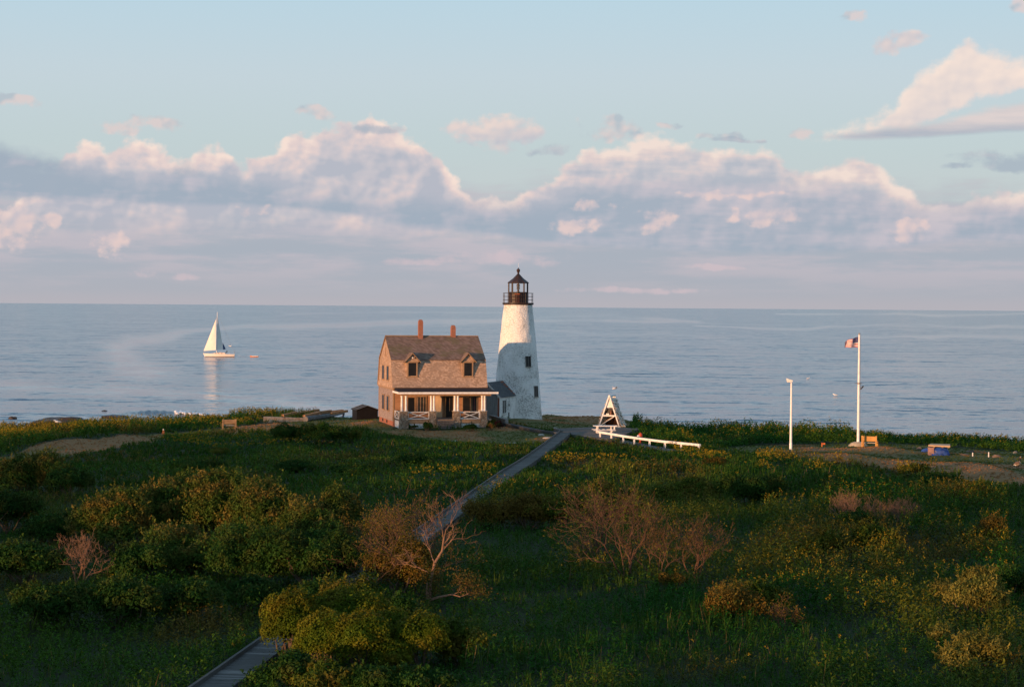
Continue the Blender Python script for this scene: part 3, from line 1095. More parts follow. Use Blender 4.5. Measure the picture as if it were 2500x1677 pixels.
# ================================================================ keeper's house
def build_house():
    TH = radians(13.0)
    H = empty('keepers_house', (-10.6, 178.3, 0.0), TH)
    tag(H, "two storey shingled keeper's house with a gambrel roof and a columned front porch", 'house')
    W, D = 8.45, 8.0
    ez, bz, rz = 3.38, 5.86, 7.96       # eave, gambrel break, ridge
    by = .62                             # how far in the break sits
    f = MB().box(.03, .03, -.9, W - .03, D - .03, .42)
    fo = f.build('foundation', M['brick'], H)
    for y in (3.3, 5.6):
        MB().box(.0, y, .08, .04, y + .5, .34).build('cellar_opening', M['dark'], fo)
    MB().box(.04, .04, .40, W - .04, D - .04, ez).build('wall', M['clap_front'], H)

    # clapboards: real lapped boards on the two walls in view
    def clap(u0, u1, z0, z1, mapf, name, mat, n):
        mb = MB()
        h = (z1 - z0) / n
        for i in range(n):
            a, b = z0 + i * h, z0 + (i + 1) * h
            vs = [mapf(u0, .055, a), mapf(u1, .055, a), mapf(u1, .035, b), mapf(u0, .035, b), mapf(u0, .0, a), mapf(u1, .0, a),
                  mapf(u1, .0, b), mapf(u0, .0, b)]
            mb.add(vs, [(0, 1, 2, 3), (0, 4, 5, 1), (3, 2, 6, 7), (0, 3, 7, 4), (1, 5, 6, 2)])
        return mb.build(name, mat, H)
    clap(.1, D - .1, .40, ez, lambda u, d, z: (.04 - d, u, z), 'side_clapboard', M['clap_side'], 22)
    clap(.1, W - .1, .40, ez - .1, lambda u, d, z: (u, .04 - d, z), 'front_clapboard', M['clap_front'], 22)
    for x0, y0 in ((-.035, -.035), (W - .08, -.035), (-.035, D - .08)):
        MB().box(x0, y0, .4, x0 + .13, y0 + .13, ez).build('corner_board', M['trim'], H)

    # gambrel gables (shingled): polygon in (y, z)
    prof = [(-.22, ez), (-.10, ez + .35), (by, bz), (D / 2, rz - .06), (D - by, bz), (D + .10, ez + .35), (D + .22, ez)]
    n = 34
    for side, sx in ((0, 1), (1, -1)):
        gab = MB()
        xo = 0.0 if side == 0 else W
        for i in range(n):
            z0 = ez - .02 + (rz - .1 - ez) * i / n
            z1 = ez - .02 + (rz - .1 - ez) * (i + 1) / n

            def half(z):
                if z < bz:
                    return np.interp(z, [ez, ez + .35, bz], [-.2, -.08, by])
                return np.interp(z, [bz, rz - .06], [by, D / 2])
            a, b = float(half(z0)), float(half(z1))
            # laps outward and back in to the next course
            fl = .05 if z0 < ez + .35 else 0
            o0, o1 = xo - sx * (.05 + fl), xo - sx * (.03 + fl)
            gab.add([(o0, a, z0), (o0, D - a, z0), (o1, D - b, z1), (o1, b, z1), (xo + sx * .1, a, z0), (xo + sx * .1, D - a, z0),
                     (xo + sx * .1, D - b, z1), (xo + sx * .1, b, z1)],
                    [(0, 1, 2, 3), (0, 4, 5, 1), (3, 2, 6, 7), (0, 3, 7, 4), (1, 5, 6, 2)])
        gab.build('gable_shingles', M['shingle_wall'], H)
    MB().box(-.1, -.18, ez - .14, .02, D + .18, ez - .02).build('belt_board', M['trim'], H)

    # roof slopes: lapped courses
    def courses(y0, z0, y1, z1, n, back):
        mb = MB()
        x0, x1 = -.13, W + .13
        dy, dz = y1 - y0, z1 - z0
        L = sqrt(dy * dy + dz * dz)
        ny, nz = -dz / L, dy / L
        Y = (lambda y: D - y) if back else (lambda y: y)
        for i in range(n):
            a, b = i / n, (i + 1) / n
            pa, pb = (y0 + dy * a, z0 + dz * a), (y0 + dy * b, z0 + dz * b)
            t0, t1 = .075, .055
            vs = []
            for x in (x0, x1):
                vs += [(x, Y(pa[0] + ny * t0), pa[1] + nz * t0), (x, Y(pb[0] + ny * t1), pb[1] + nz * t1),
                       (x, Y(pb[0]), pb[1]), (x, Y(pa[0]), pa[1])]
            mb.add(vs, [(0, 1, 5, 4), (0, 4, 7, 3), (1, 2, 6, 5), (0, 3, 2, 1), (4, 5, 6, 7), (3, 7, 6, 2)])
        return mb
    for back in (0, 1):
        lower = courses(-.10, ez + .35, by, bz, 18, back)
        fl = courses(-.30, ez + .02, -.10, ez + .35, 3, back)
        lower.add(fl.v, fl.f)
        lower.build('lower_roof', M['shingle_wall'], H)
        courses(by - .10, bz - .03, D / 2 + .02, rz, 19, back).build('roof', M['shingle_roof'], H)
    MB().box(-.13, D / 2 - .09, rz + .02, W + .13, D / 2 + .09, rz + .08).build('ridge_cap', M['trim'], H)
    # rake trim along the gambrel on the left gable
    rk = MB()
    pts = [(-.24, ez + .03), (-.08, ez + .35), (by, bz), (D / 2, rz), (D - by, bz), (D + .08, ez + .35), (D + .24, ez + .03)]
    for a, b in zip(pts[:-1], pts[1:]):
        rk.bar((-.10, *a), (-.10, *b), .06, .10, (0, 0, 1))
    rk.build('rake_trim', M['trim'], H)
    # cornice under the flared eave
    cn = MB()
    cn.box(-.08, -.30, ez - .06, W + .08, -.03, ez + .05)
    cn.box(-.05, -.20, ez - .2, W + .05, -.03, ez - .065)
    cn.build('cornice', M['trim'], H)

    # gable windows
    def gwin(yc, z0, z1, w, name='window'):
        wn = MB().box(-.075, yc - w / 2, z0, -.02, yc + w / 2, z1).build(name, M['dark'], H)
        fr = MB()
        for a in (yc - w / 2 - .07, yc + w / 2):
            fr.box(-.085, a, z0 - .03, -.02, a + .07, z1 + .09)
        fr.box(-.10, yc - w / 2, z1, -.02, yc + w / 2, z1 + .09)
        fr.box(-.115, yc - w / 2 - .12, z0 - .09, -.02, yc + w / 2 + .12, z0 - .031)
        fr.build('frame', M['trim'], wn)
        return wn
    for yc in (2.75, 5.3):
        gwin(yc, 4.02, 5.24, 1.08)
        gwin(yc - .1, 1.28, 2.54, 1.08)
    lv = MB().box(-.08, 3.82, 6.1, -.02, 4.18, 6.95).build('louvre', M['trim'], H)
    for k in range(5):
        MB().box(-.095, 3.86, 6.2 + k * .15, -.081, 4.14, 6.22 + k * .15).build('slat', M['grey_wood'], lv)

    # dormers
    for xc in (1.72, 6.83):
        fy = .08
        dm = MB()
        hw, ze, zp = .56, 5.84, 6.50
        dm.prism([(xc - hw, 4.22), (xc + hw, 4.22), (xc + hw, ze), (xc, zp - .04), (xc - hw, ze)], 'y', fy, 2.2)
        d = dm.build('dormer', M['shingle_wall'], H)
        rf = MB()
        for s in (-1, 1):
            rf.add([(xc, fy - .18, zp + .05), (xc + s * (hw + .20), fy - .18, ze - .14), (xc + s * (hw + .20), 2.4, ze - .14), (xc, 2.4, zp + .05),
                    (xc, fy - .18, zp - .02), (xc + s * (hw + .20), fy - .18, ze - .21), (xc + s * (hw + .20), 2.4, ze - .21), (xc, 2.4, zp - .02)],
                   [(0, 1, 2, 3), (7, 6, 5, 4), (0, 4, 5, 1), (1, 5, 6, 2), (2, 6, 7, 3)])
        rf.build('dormer_roof', M['shingle_roof'], d)
        tr = MB()
        for s in (-1, 1):
            tr.bar((xc, fy - .19, zp + .0), (xc + s * (hw + .19), fy - .19, ze - .17), .05, .11, (0, 1, 0))
        tr.box(xc - hw - .03, fy - .07, ze - .16, xc + hw + .03, fy - .001, ze - .05)
        tr.build('dormer_trim', M['trim'], d)
        wn = MB().box(xc - .36, fy - .05, 4.47, xc + .36, fy - .002, 5.64).build('window', M['dark'], d)
        fr = MB()
        for a in (xc - .47, xc + .36):
            fr.box(a, fy - .08, 4.42, a + .11, fy - .002, 5.72)
        fr.box(xc - .36, fy - .08, 5.64, xc + .36, fy - .002, 5.72)
        fr.box(xc - .52, fy - .11, 4.34, xc + .52, fy - .002, 4.42)
        fr.build('frame', M['trim'], wn)
    lm = MB().lathe([(.02, 6.02), (.07, 6.05), (.07, 6.12), (.02, 6.16)], 8, c=(1.72, -.12))
    lm.build('lamp', M['white'], H)

    # chimneys
    for x, top, y in ((3.12, 9.42, 3.75), (6.22, 8.93, 4.0)):
        c = MB().box(x - .20, y - .24, 7.2, x + .20, y + .24, top - .12)
        ch = c.build('chimney', M['brick'], H)
        MB().lathe([(.25, top - .12), (.25, top - .02), (.17, top + .06), (.10, top + .07)], 4, c=(x, y), rot=pi / 4).build('cap', M['brick'], ch)

    # ---- porch
    PY = -3.0
    fz = .74
    dk = MB()
    dk.box(.15, PY + .05, fz - .16, W - .1, -.02, fz - .04)
    for i in range(20):
        dk.box(.12, PY + i * .145, fz - .039, W - .07, PY + i * .145 + .138, fz)
    dk.build('porch_deck', M['grey_wood'], H)
    MB().box(.45, PY + .03, fz - .36, W - .4, PY + .07, fz - .042).build('porch_skirt', M['trim'], H)
    rf = MB()
    # hipped low roof
    e0, e1 = (-.05, PY - .22), (W + .45, -.02)
    zf, zb = 3.12, 3.42
    rf.add([(e0[0], PY - .22, zf), (e1[0], PY - .22, zf), (e1[0] - .3, -.04, zb), (e0[0] + .1, -.04, zb),
            (e0[0], PY - .22, zf - .05), (e1[0], PY - .22, zf - .05), (e1[0] - .3, -.04, zf - .05), (e0[0] + .1, -.04, zf - .05)],
           [(0, 1, 2, 3), (7, 6, 5, 4), (0, 4, 5, 1), (1, 5, 6, 2), (2, 6, 7, 3), (3, 7, 4, 0)])
    rf.build('porch_roof', M['asphalt_roof'], H)
    fa = MB()
    fa.box(-.08, PY - .26, zf - .14, W + .48, PY - .221, zf + .025)
    fa.box(-.085, PY - .22, zf - .14, -.051, -.05, zf + .03)
    fa.box(W + .451, PY - .22, zf - .14, W + .485, -.05, zf + .03)
    fa.build('porch_fascia', M['white'], H)
    MB().box(.18, PY + .07, zf - .32, W - .12, PY + .32, zf - .06).build('porch_beam', M['trim'], H)
    MB().box(.15, PY + .06, zf - .064, W - .1, -.03, zf - .052).build('porch_ceiling', M['trim'], H)
    # piers and paired columns
    for px0, x0, x1 in ((0, .13, .82), (1, 2.76, 3.34), (2, 4.90, 5.50), (3, 7.38, 7.94)):
        p = MB()
        y0, y1 = PY - .06, PY + .54
        zt = 1.40
        # battered pier
        p.add([(x0 - .06, y0 - .06, -.4), (x1 + .06, y0 - .06, -.4), (x1 + .06, y1 + .06, -.4), (x0 - .06, y1 + .06, -.4),
               (x0 + .02, y0 + .02, zt), (x1 - .02, y0 + .02, zt), (x1 - .02, y1 - .02, zt), (x0 + .02, y1 - .02, zt)],
              [(0, 3, 2, 1), (4, 5, 6, 7), (0, 1, 5, 4), (1, 2, 6, 5), (2, 3, 7, 6), (3, 0, 4, 7)])
        pr = p.build('stone_pier', M['stone'], H)
        MB().box(x0 - .03, y0 - .03, zt + .003, x1 + .03, y1 + .03, zt + .06).build('cap', M['concrete'], pr)
        for k, xc in enumerate((x0 + .16, x1 - .16)):
            c = MB()
            yc = PY + .2
            c.lathe([(.13, zt + .06), (.13, zt + .12), (.105, zt + .15), (.088, 2.65), (.085, 2.70), (.12, 2.73), (.12, 2.80)], 14, c=(xc, yc))
            c.build('column', M['white'], H, smooth=False)
    # rails with crossed bars
    def xrail(p, q, name='porch_rail'):
        p, q = Vector(p), Vector(q)
        z0, z1 = fz + .02, 1.36
        mb = MB()
        a0, a1 = Vector((*p.xy, z0)), Vector((*p.xy, z1))
        b0, b1 = Vector((*q.xy, z0)), Vector((*q.xy, z1))
        for s, t in ((a0, b0), (a1, b1)):
            mb.bar(s, t, .06, .065)
        for s, t in ((a0, a1), (b0, b1)):
            mb.bar(s, t, .066, .07, (0, 1, 0))
        mb.bar(a0, b1, .03, .055)
        mb.bar(a1 + Vector((0, .004, 0)), b0 + Vector((0, .004, 0)), .034, .055)
        return mb.build(name, M['white'], H)
    xrail((.86, PY + .2, 0), (2.72, PY + .2, 0))
    xrail((5.54, PY + .2, 0), (7.34, PY + .2, 0))
    xrail((.13, PY + .62, 0), (.13, -.16, 0))
    xrail((7.82, PY + .62, 0), (7.82, -.16, 0))
    # lattice panels below the deck
    def lattice(x0, x1):
        mb = MB()
        z0, z1 = -.05, fz - .38
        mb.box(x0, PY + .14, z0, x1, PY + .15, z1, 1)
        k = x0
        while k < x1:
            mb.box(k, PY + .10, z0, k + .035, PY + .12, z1, 0)
            k += .085
        k = z0
        while k < z1:
            mb.box(x0, PY + .085, k, x1, PY + .099, k + .035, 0)
            k += .085
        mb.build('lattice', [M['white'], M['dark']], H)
    lattice(.98, 2.70)
    lattice(5.64, 7.32)
    MB().box(.14, PY + .6, -.2, .17, -.05, fz - .2).build('side_skirt', M['white'], H)
    # steps
    st = MB()
    n = 6
    for i in range(n):
        z = fz - (i + 1) * (fz + .22) / (n + 1)
        y = PY + .02 - i * .30
        st.box(3.40, y - .32, z - .05, 4.88, y, z)
        st.box(3.44, y - .02, z - .16, 4.84, y + .0, z - .051)
    for x in (3.38, 4.86):
        st.prism([(PY + .02, fz - .2), (PY - n * .30, -.22), (PY - n * .3, -.5), (PY + .02, -.5)], 'x', x, x + .05)
    st.build('porch_steps', M['grey_wood'], H)
    # front openings under the porch
    def fwin(x0, x1, z0, z1, mat, cas=M['trim'], name='window', sub='frame'):
        w = MB().box(x0, -.06, z0, x1, -.018, z1).build(name, mat, H)
        fr = MB()
        fr.box(x0 - .09, -.075, z0 - .06, x0 - .001, -.016, z1 + .1)
        fr.box(x1 + .001, -.075, z0 - .06, x1 + .09, -.016, z1 + .1)
        fr.box(x0, -.075, z1 + .001, x1, -.016, z1 + .1)
        fr.build(sub, cas, w)
        return w
    fwin(1.33, 1.92, 1.30, 2.52, M['dark'])
    w = fwin(2.12, 2.94, 1.22, 2.58, plain('curtained_glass', (.05, .055, .055), (.03, .032, .03), .3, 2.0))
    for x in (2.18, 2.44, 2.72):
        MB().box(x, -.072, 1.22, x + .05, -.061, 2.56).build('curtain', plain('lace_curtain', (.45, .30, .22), (.3, .2, .15), .9), w)
    MB().box(3.84, -.10, fz + .01, 4.46, -.02, 2.66).build('storm_panel', plain('cream_boarding', (.66, .49, .32), (.58, .42, .27), .6, 2.0), H)
    d = fwin(4.80, 5.44, fz + .02, 2.56, M['dark'], plain('door_casing', (.34, .2, .085), (.27, .15, .07), .6), 'door', 'casing')
    MB().box(5.10, -.07, fz + .55, 5.15, -.061, 2.5).build('door_lit_strip', M['trim'], d)  # lit gap between column shadows on the door, put in as a strip
    fwin(6.36, 7.02, 1.30, 2.52, M['dark'])
    w = fwin(7.22, 7.60, 1.22, 2.56, plain('curtained_glass_b', (.06, .045, .045), (.035, .03, .03), .3, 2.0))
    MB().box(7.38, -.072, 1.3, 7.43, -.061, 2.56).build('curtain', plain('red_curtain', (.3, .10, .10), (.2, .07, .07), .9), w)
    return H


build_house()


# ================================================================ boardwalk, deck, rail
def plank_strip(mb, pts, w, z_of, step=.15, curb=None, th=.05, skirt=.22):
    """boards laid across a path; pts: [(x, y)], z_of(i/length) -> top height"""
    pts = [Vector((p[0], p[1], 0)) for p in pts]
    seg = [(b - a).length for a, b in zip(pts[:-1], pts[1:])]
    tot = sum(seg)

    def P(s):
        for i, l in enumerate(seg):
            if s <= l or i == len(seg) - 1:
                d = (pts[i + 1] - pts[i]).normalized()
                return pts[i] + d * s, d
            s -= l
    s = 0.0
    rr = random.Random(3)
    while s < tot - step:
        p, d = P(s + step / 2)
        n = Vector((d.y, -d.x, 0))
        z = z_of(p)
        a = d * (step * .46)
        j = rr.uniform(-.012, .012)
        zz = z + rr.uniform(-.004, .004)
        q = [p - a - n * (w / 2 + j), p - a + n * (w / 2 - j), p + a + n * (w / 2 - j), p + a - n * (w / 2 + j)]
        mb.add([(v.x, v.y, zz - th) for v in q] + [(v.x, v.y, zz) for v in q],
               [(0, 3, 2, 1), (4, 5, 6, 7), (0, 1, 5, 4), (1, 2, 6, 5), (2, 3, 7, 6), (3, 0, 4, 7)], 0 if rr.random() > .12 else 1)
        s += step
    k = int(tot / 1.2)
    for sgn in (-1, 1):
        for i in range(k):
            pa, da = P(tot * i / k)
            pb, db = P(tot * (i + 1) / k)
            na, nb = Vector((da.y, -da.x, 0)), Vector((db.y, -db.x, 0))
            za, zb = z_of(pa), z_of(pb)
            o = sgn * (w / 2 - .04)
            mb.bar((*(pa + na * o).xy, za - th - skirt / 2), (*(pb + nb * o).xy, zb - th - skirt / 2), .06, skirt, mi=0)
            if curb and sgn in curb:
                o = sgn * (w / 2 + .035)
                mb.bar((*(pa + na * o).xy, za + .055), (*(pb + nb * o).xy, zb + .055), .09, .14, mi=0)
    return mb


def g2(px, py, dz):
    v = ground(px, py, dz)
    return (v.x, v.y)


WALK = [g2(p[0], p[1], .25) for p in ((528, 1677), (1165, 1212), (1243, 1152), (1315, 1102), (1381, 1058))]
WALK = [(WALK[0][0] - (WALK[1][0] - WALK[0][0]) * .35, WALK[0][1] - (WALK[1][1] - WALK[0][1]) * .35)] + WALK
SPUR = [(-.55, 180.3), g2(1300, 1046, .2), WALK[-1]]
M['plank'] = plain('silvered_planks', (.10, .096, .088), (.062, .06, .056), .8, 3.0, (1, 6, 1))
M['plank_new'] = plain('paler_planks', (.20, .19, .175), (.14, .135, .125), .8, 3.0, (1, 6, 1))


def zwalk(p):
    return float(terrain(p.x, p.y)) * .15 + .25


mb = plank_strip(MB(), WALK, .95, zwalk, curb=(-1,))
kind(mb.build('boardwalk', [M['plank'], M['plank_new']]), 'structure')
mb = plank_strip(MB(), SPUR, 1.0, lambda p: float(terrain(p.x, p.y)) + .16, curb=(1,), skirt=.3)
kind(mb.build('side_boardwalk', [plain('dark_planks', (.10, .10, .10), (.07, .07, .07), .85, 3.0), M['plank']]), 'structure')
# the landing beside the picnic table and the ramp that goes down along the rail
LAND = [g2(*p, .2) for p in ((1352, 1050), (1470, 1048), (1560, 1061), (1492, 1079), (1398, 1066))]
RAMP = [g2(1480, 1068, .15), g2(1560, 1086, .12), g2(1645, 1102, .08)]


def build_landing():
    mb = MB()
    xs = [p[0] for p in LAND]
    ys = [p[1] for p in LAND]
    y = min(ys)
    rr = random.Random(5)
    while y < max(ys):
        hit = []
        yc = y + .07
        for (x1, y1), (x2, y2) in zip(LAND, LAND[1:] + LAND[:1]):
            if (y1 > yc) != (y2 > yc):
                hit.append(x1 + (x2 - x1) * (yc - y1) / (y2 - y1))
        if len(hit) == 2:
            a, b = min(hit), max(hit)
            z = .17 + rr.uniform(-.004, .004)
            mb.box(a, y, z - .05, b, y + .14, z, 0 if rr.random() > .15 else 1)
        y += .15
    for a, b in zip(LAND, LAND[1:] + LAND[:1]):
        mb.bar((*a, .04), (*b, .04), .06, .18)
    kind(mb.build('landing_deck', [M['plank'], M['plank_new']]), 'structure')
    mb = plank_strip(MB(), RAMP, 1.6, lambda p: max(float(terrain(p.x, p.y)), -.3) + .13)
    kind(mb.build('ramp', [M['plank'], M['plank_new']]), 'structure')


build_landing()


def build_rail():
    F = empty('ramp_rail', (0, 0, 0))
    tops = [(1464.7, 1054.8), (1494, 1059.5), (1524.6, 1065), (1552, 1069), (1590, 1074), (1627, 1078.5), (1665, 1082), (1706, 1086)]
    feet = [1079.6, 1083, 1086, 1090, 1094, 1097, 1100, 1103]
    P = []
    for (px, py), fy in zip(tops, feet):
        g = ground(px, fy)
        P.append(g)
    p0, p1 = P[0].copy(), P[-1].copy()
    n = len(P) - 1
    F.location = (p0.x, p0.y, p0.z)
    for i, ((px, py), g) in enumerate(zip(tops, P)):
        t = (px - tops[0][0]) / (tops[-1][0] - tops[0][0])
        q = p0.lerp(p1, t)
        top = at(px, py, q.y)
        P[i] = (q, top)
        lo = Vector((q.x, q.y, min(q.z, float(terrain(q.x, q.y))) - .15)) - p0
        hi = Vector((q.x, q.y, top.z - .05)) - p0
        mb = MB()
        mb.box(lo.x - .07, lo.y - .07, lo.z, lo.x + .07, lo.y + .07, hi.z - .004)
        mb.build('post', M['white'], F)
    mb = MB()
    a, b = P[0][1] - p0, P[-1][1] - p0
    d = (b - a).normalized()
    for i in range(n):
        mb.bar(P[i][1] - p0 - d * (.12 if i == 0 else -.0015), P[i + 1][1] - p0 + d * (.14 if i == n - 1 else -.0015), .16, .17)
    mb.build('top_rail', M['white'], F)
    tag(F, 'long white post and rail barrier sloping down beside the wooden ramp', 'railing')


build_rail()


# ================================================================ A-frame shelter, table, markers
def build_aframe():
    g = ground(1487, 1053)
    A = empty('wooden_a_frame', g, radians(-17))
    tag(A, 'tall white wooden A-frame with diagonal braces standing by the picnic table', 'a-frame')
    hw, b0, h, L = .93, .42, 2.72, 1.9
    for x0, x1 in ((-.95, -.35), (.35, 1.05)):
        MB().box(x0, .0, -.3, x1, L, b0 - .09).build('crib', plain('ochre_timber_crib' + str(x0), (.30, .20, .07), (.20, .13, .05), .8, 3.0, (1, 1, 4)), A)
    mb = MB()
    mb.box(-hw - .12, -.05, b0 - .08, hw + .12, .12, b0)
    mb.box(-hw - .12, L - .12, b0 - .08, hw + .12, L + .05, b0)
    mb.build('sill_beam', M['white'], A)
    for y in (.03, L - .03):
        for s in (-1, 1):
            MB().bar((s * hw, y, b0), (s * .03, y + (.002 if s > 0 else 0), b0 + h - .02), .10 if s > 0 else .104, .19, (0, 1, 0)).build('leg', M['white'], A)
    fr = MB()
    fr.bar((-hw * .62, -.03, b0 + h * .36), (hw * .62, -.03, b0 + h * .36), .06, .13)
    fr.build('cross_beam', M['white'], A)
    for y, k in ((-.08, 0), (.25, .12), (.5, .25)):
        MB().bar((-hw * .9 + k * .3, y, b0 + .08 + k), (hw * .55, y, b0 + h * .36 - .04 + k * .3), .05, .11, (0, 1, 0)).build('brace', M['white'] if y < 0 else M['trim'], A)
    up = MB()
    z0, z1 = b0 + h * .62, b0 + h - .15
    w0 = hw * (1 - .62) - .02
    up.prism([(-w0, z0), (w0, z0), (.03, z1), (-.03, z1)], 'y', .08, .12)
    up.build('gable_panel', M['white'], A)
    inn = MB()
    inn.prism([(-hw * .80, b0 + .02), (hw * .80, b0 + .02), (w0, z0), (-w0, z0)], 'y', L - .45, L - .4)
    inn.build('back_panel', M['red'] if False else plain('brown_boards', (.13, .055, .035), (.07, .035, .025), .8, 3.0, (1, 1, 5)), A)
    arch = MB()
    pts = [(-.50 + .0, b0 + h * .37)] + [(.48 * cos(a) - .0, b0 + h * .37 + .62 * sin(a)) for a in np.linspace(pi, 0, 12)]
    arch.prism([(p[0], p[1]) for p in pts], 'y', .30, .33)
    arch.build('bell_recess', M['dark'], A)
    bl = MB()
    bl.lathe([(.20, b0 + h * .38), (.17, b0 + h * .40), (.13, b0 + h * .47), (.10, b0 + h * .52), (.02, b0 + h * .54)], 14, c=(.12, .18))
    bl.build('bell', plain('tarnished_bronze', (.22, .10, .05), (.14, .07, .045), .4, 5.0, metal=.6), A)
    MB().box(-.26, -.09, b0 + h * .36 + .07, .0, .02, b0 + h * .36 + .2).build('nameplate', M['white'], A)
    rd = MB().tube([(0, -.1, b0 + h), (0, L + .1, b0 + h)], .10, 8)
    rd.build('ridge_pole', M['white'], A)
    # ragged cedar slabs nailed down both sloping sides
    rr = random.Random(11)
    for s in (-1, 1):
        sl = MB()
        for r in range(15):
            t = (r + .5) / 15.5
            for c in range(6):
                if s > 0 and rr.random() < .08:
                    continue
                y0 = c * L / 6 + rr.uniform(-.02, .02)
                x = s * (hw * (1 - t) + .06 + rr.uniform(0, .07))
                z = b0 + .2 + (h - .25) * t
                dx = s * hw / h
                lg = rr.uniform(.16, .24)
                out = rr.uniform(.03, .20)
                sl.add([(x + s * out, y0, z - lg), (x + s * out, y0 + L / 6.4, z - lg), (x - dx * lg, y0 + L / 6.4, z), (x - dx * lg, y0, z),
                        (x + s * out + s * .03, y0, z - lg), (x + s * out + s * .03, y0 + L / 6.4, z - lg), (x - dx * lg + s * .02, y0 + L / 6.4, z), (x - dx * lg + s * .02, y0, z)],
                       [(0, 1, 2, 3), (7, 6, 5, 4), (0, 4, 5, 1), (1, 5, 6, 2), (2, 6, 7, 3), (3, 7, 4, 0)])
        sl.build('slatted_side', plain('pale_cedar_slabs' + str(s), (.70, .62, .52), (.45, .39, .33), .8, 6.0), A)
    return A


build_aframe()


def build_picnic():
    g = ground(1474, 1066)
    T = empty('picnic_table', g, radians(4))
    tag(T, 'white picnic table with two bench seats on the deck in front of the A-frame', 'table')
    W = .9
    mb = MB()
    for i in range(4):
        mb.box(-W, -.32 + i * .165, .90, W, -.32 + i * .165 + .155, .945)
    mb.build('table_top', M['white'], T)
    for y in (-.78, .56):
        MB().box(-W - .03, y, .56, W + .03, y + .24, .605).build('seat', M['white'], T)
    for x in (-.6, .6):
        mb = MB()
        mb.bar((x, -.5, .10), (x, .0, .90), .05, .1, (1, 0, 0))
        mb.bar((x + .004, .5, .10), (x + .004, .0, .90), .056, .1, (1, 0, 0))
        mb.bar((x + .05, -.78, .53), (x + .05, .8, .53), .04, .1)
        mb.build('trestle', M['white'], T)
    k = ground(1480, 1058)
    B = empty('long_bench', k, radians(2))
    tag(B, 'long white plank bench between the picnic table and the A-frame', 'bench')
    MB().box(-1.0, -.22, .62, .95, .22, .70).build('seat', M['white'], B)
    for x in (-.75, .7):
        MB().box(x - .05, -.18, 0, x + .05, .18, .62).build('leg', M['white'], B)


build_picnic()


def build_red_post():
    g = ground(1563.5, 1087)
    H = empty('hydrant_post', g)
    tag(H, 'red standpipe post with a bulky red head and white cap behind the white rail', 'hydrant')
    s = .0316
    MB().lathe([(.12, 0), (.12, .06), (.085, .08), (.085, .52), (.10, .54)], 12).build('stem', M['red'], H)
    MB().lathe([(.10, .54), (.17, .60), (.165, .88), (.15, .94), (.06, .99), (.05, 1.02)], 14).build('head', M['red'], H)
    MB().tube([(-.14, -.06, .74), (-.24, -.11, .74)], [.10, .09], 10).build('cap', M['white'], H)


build_red_post()


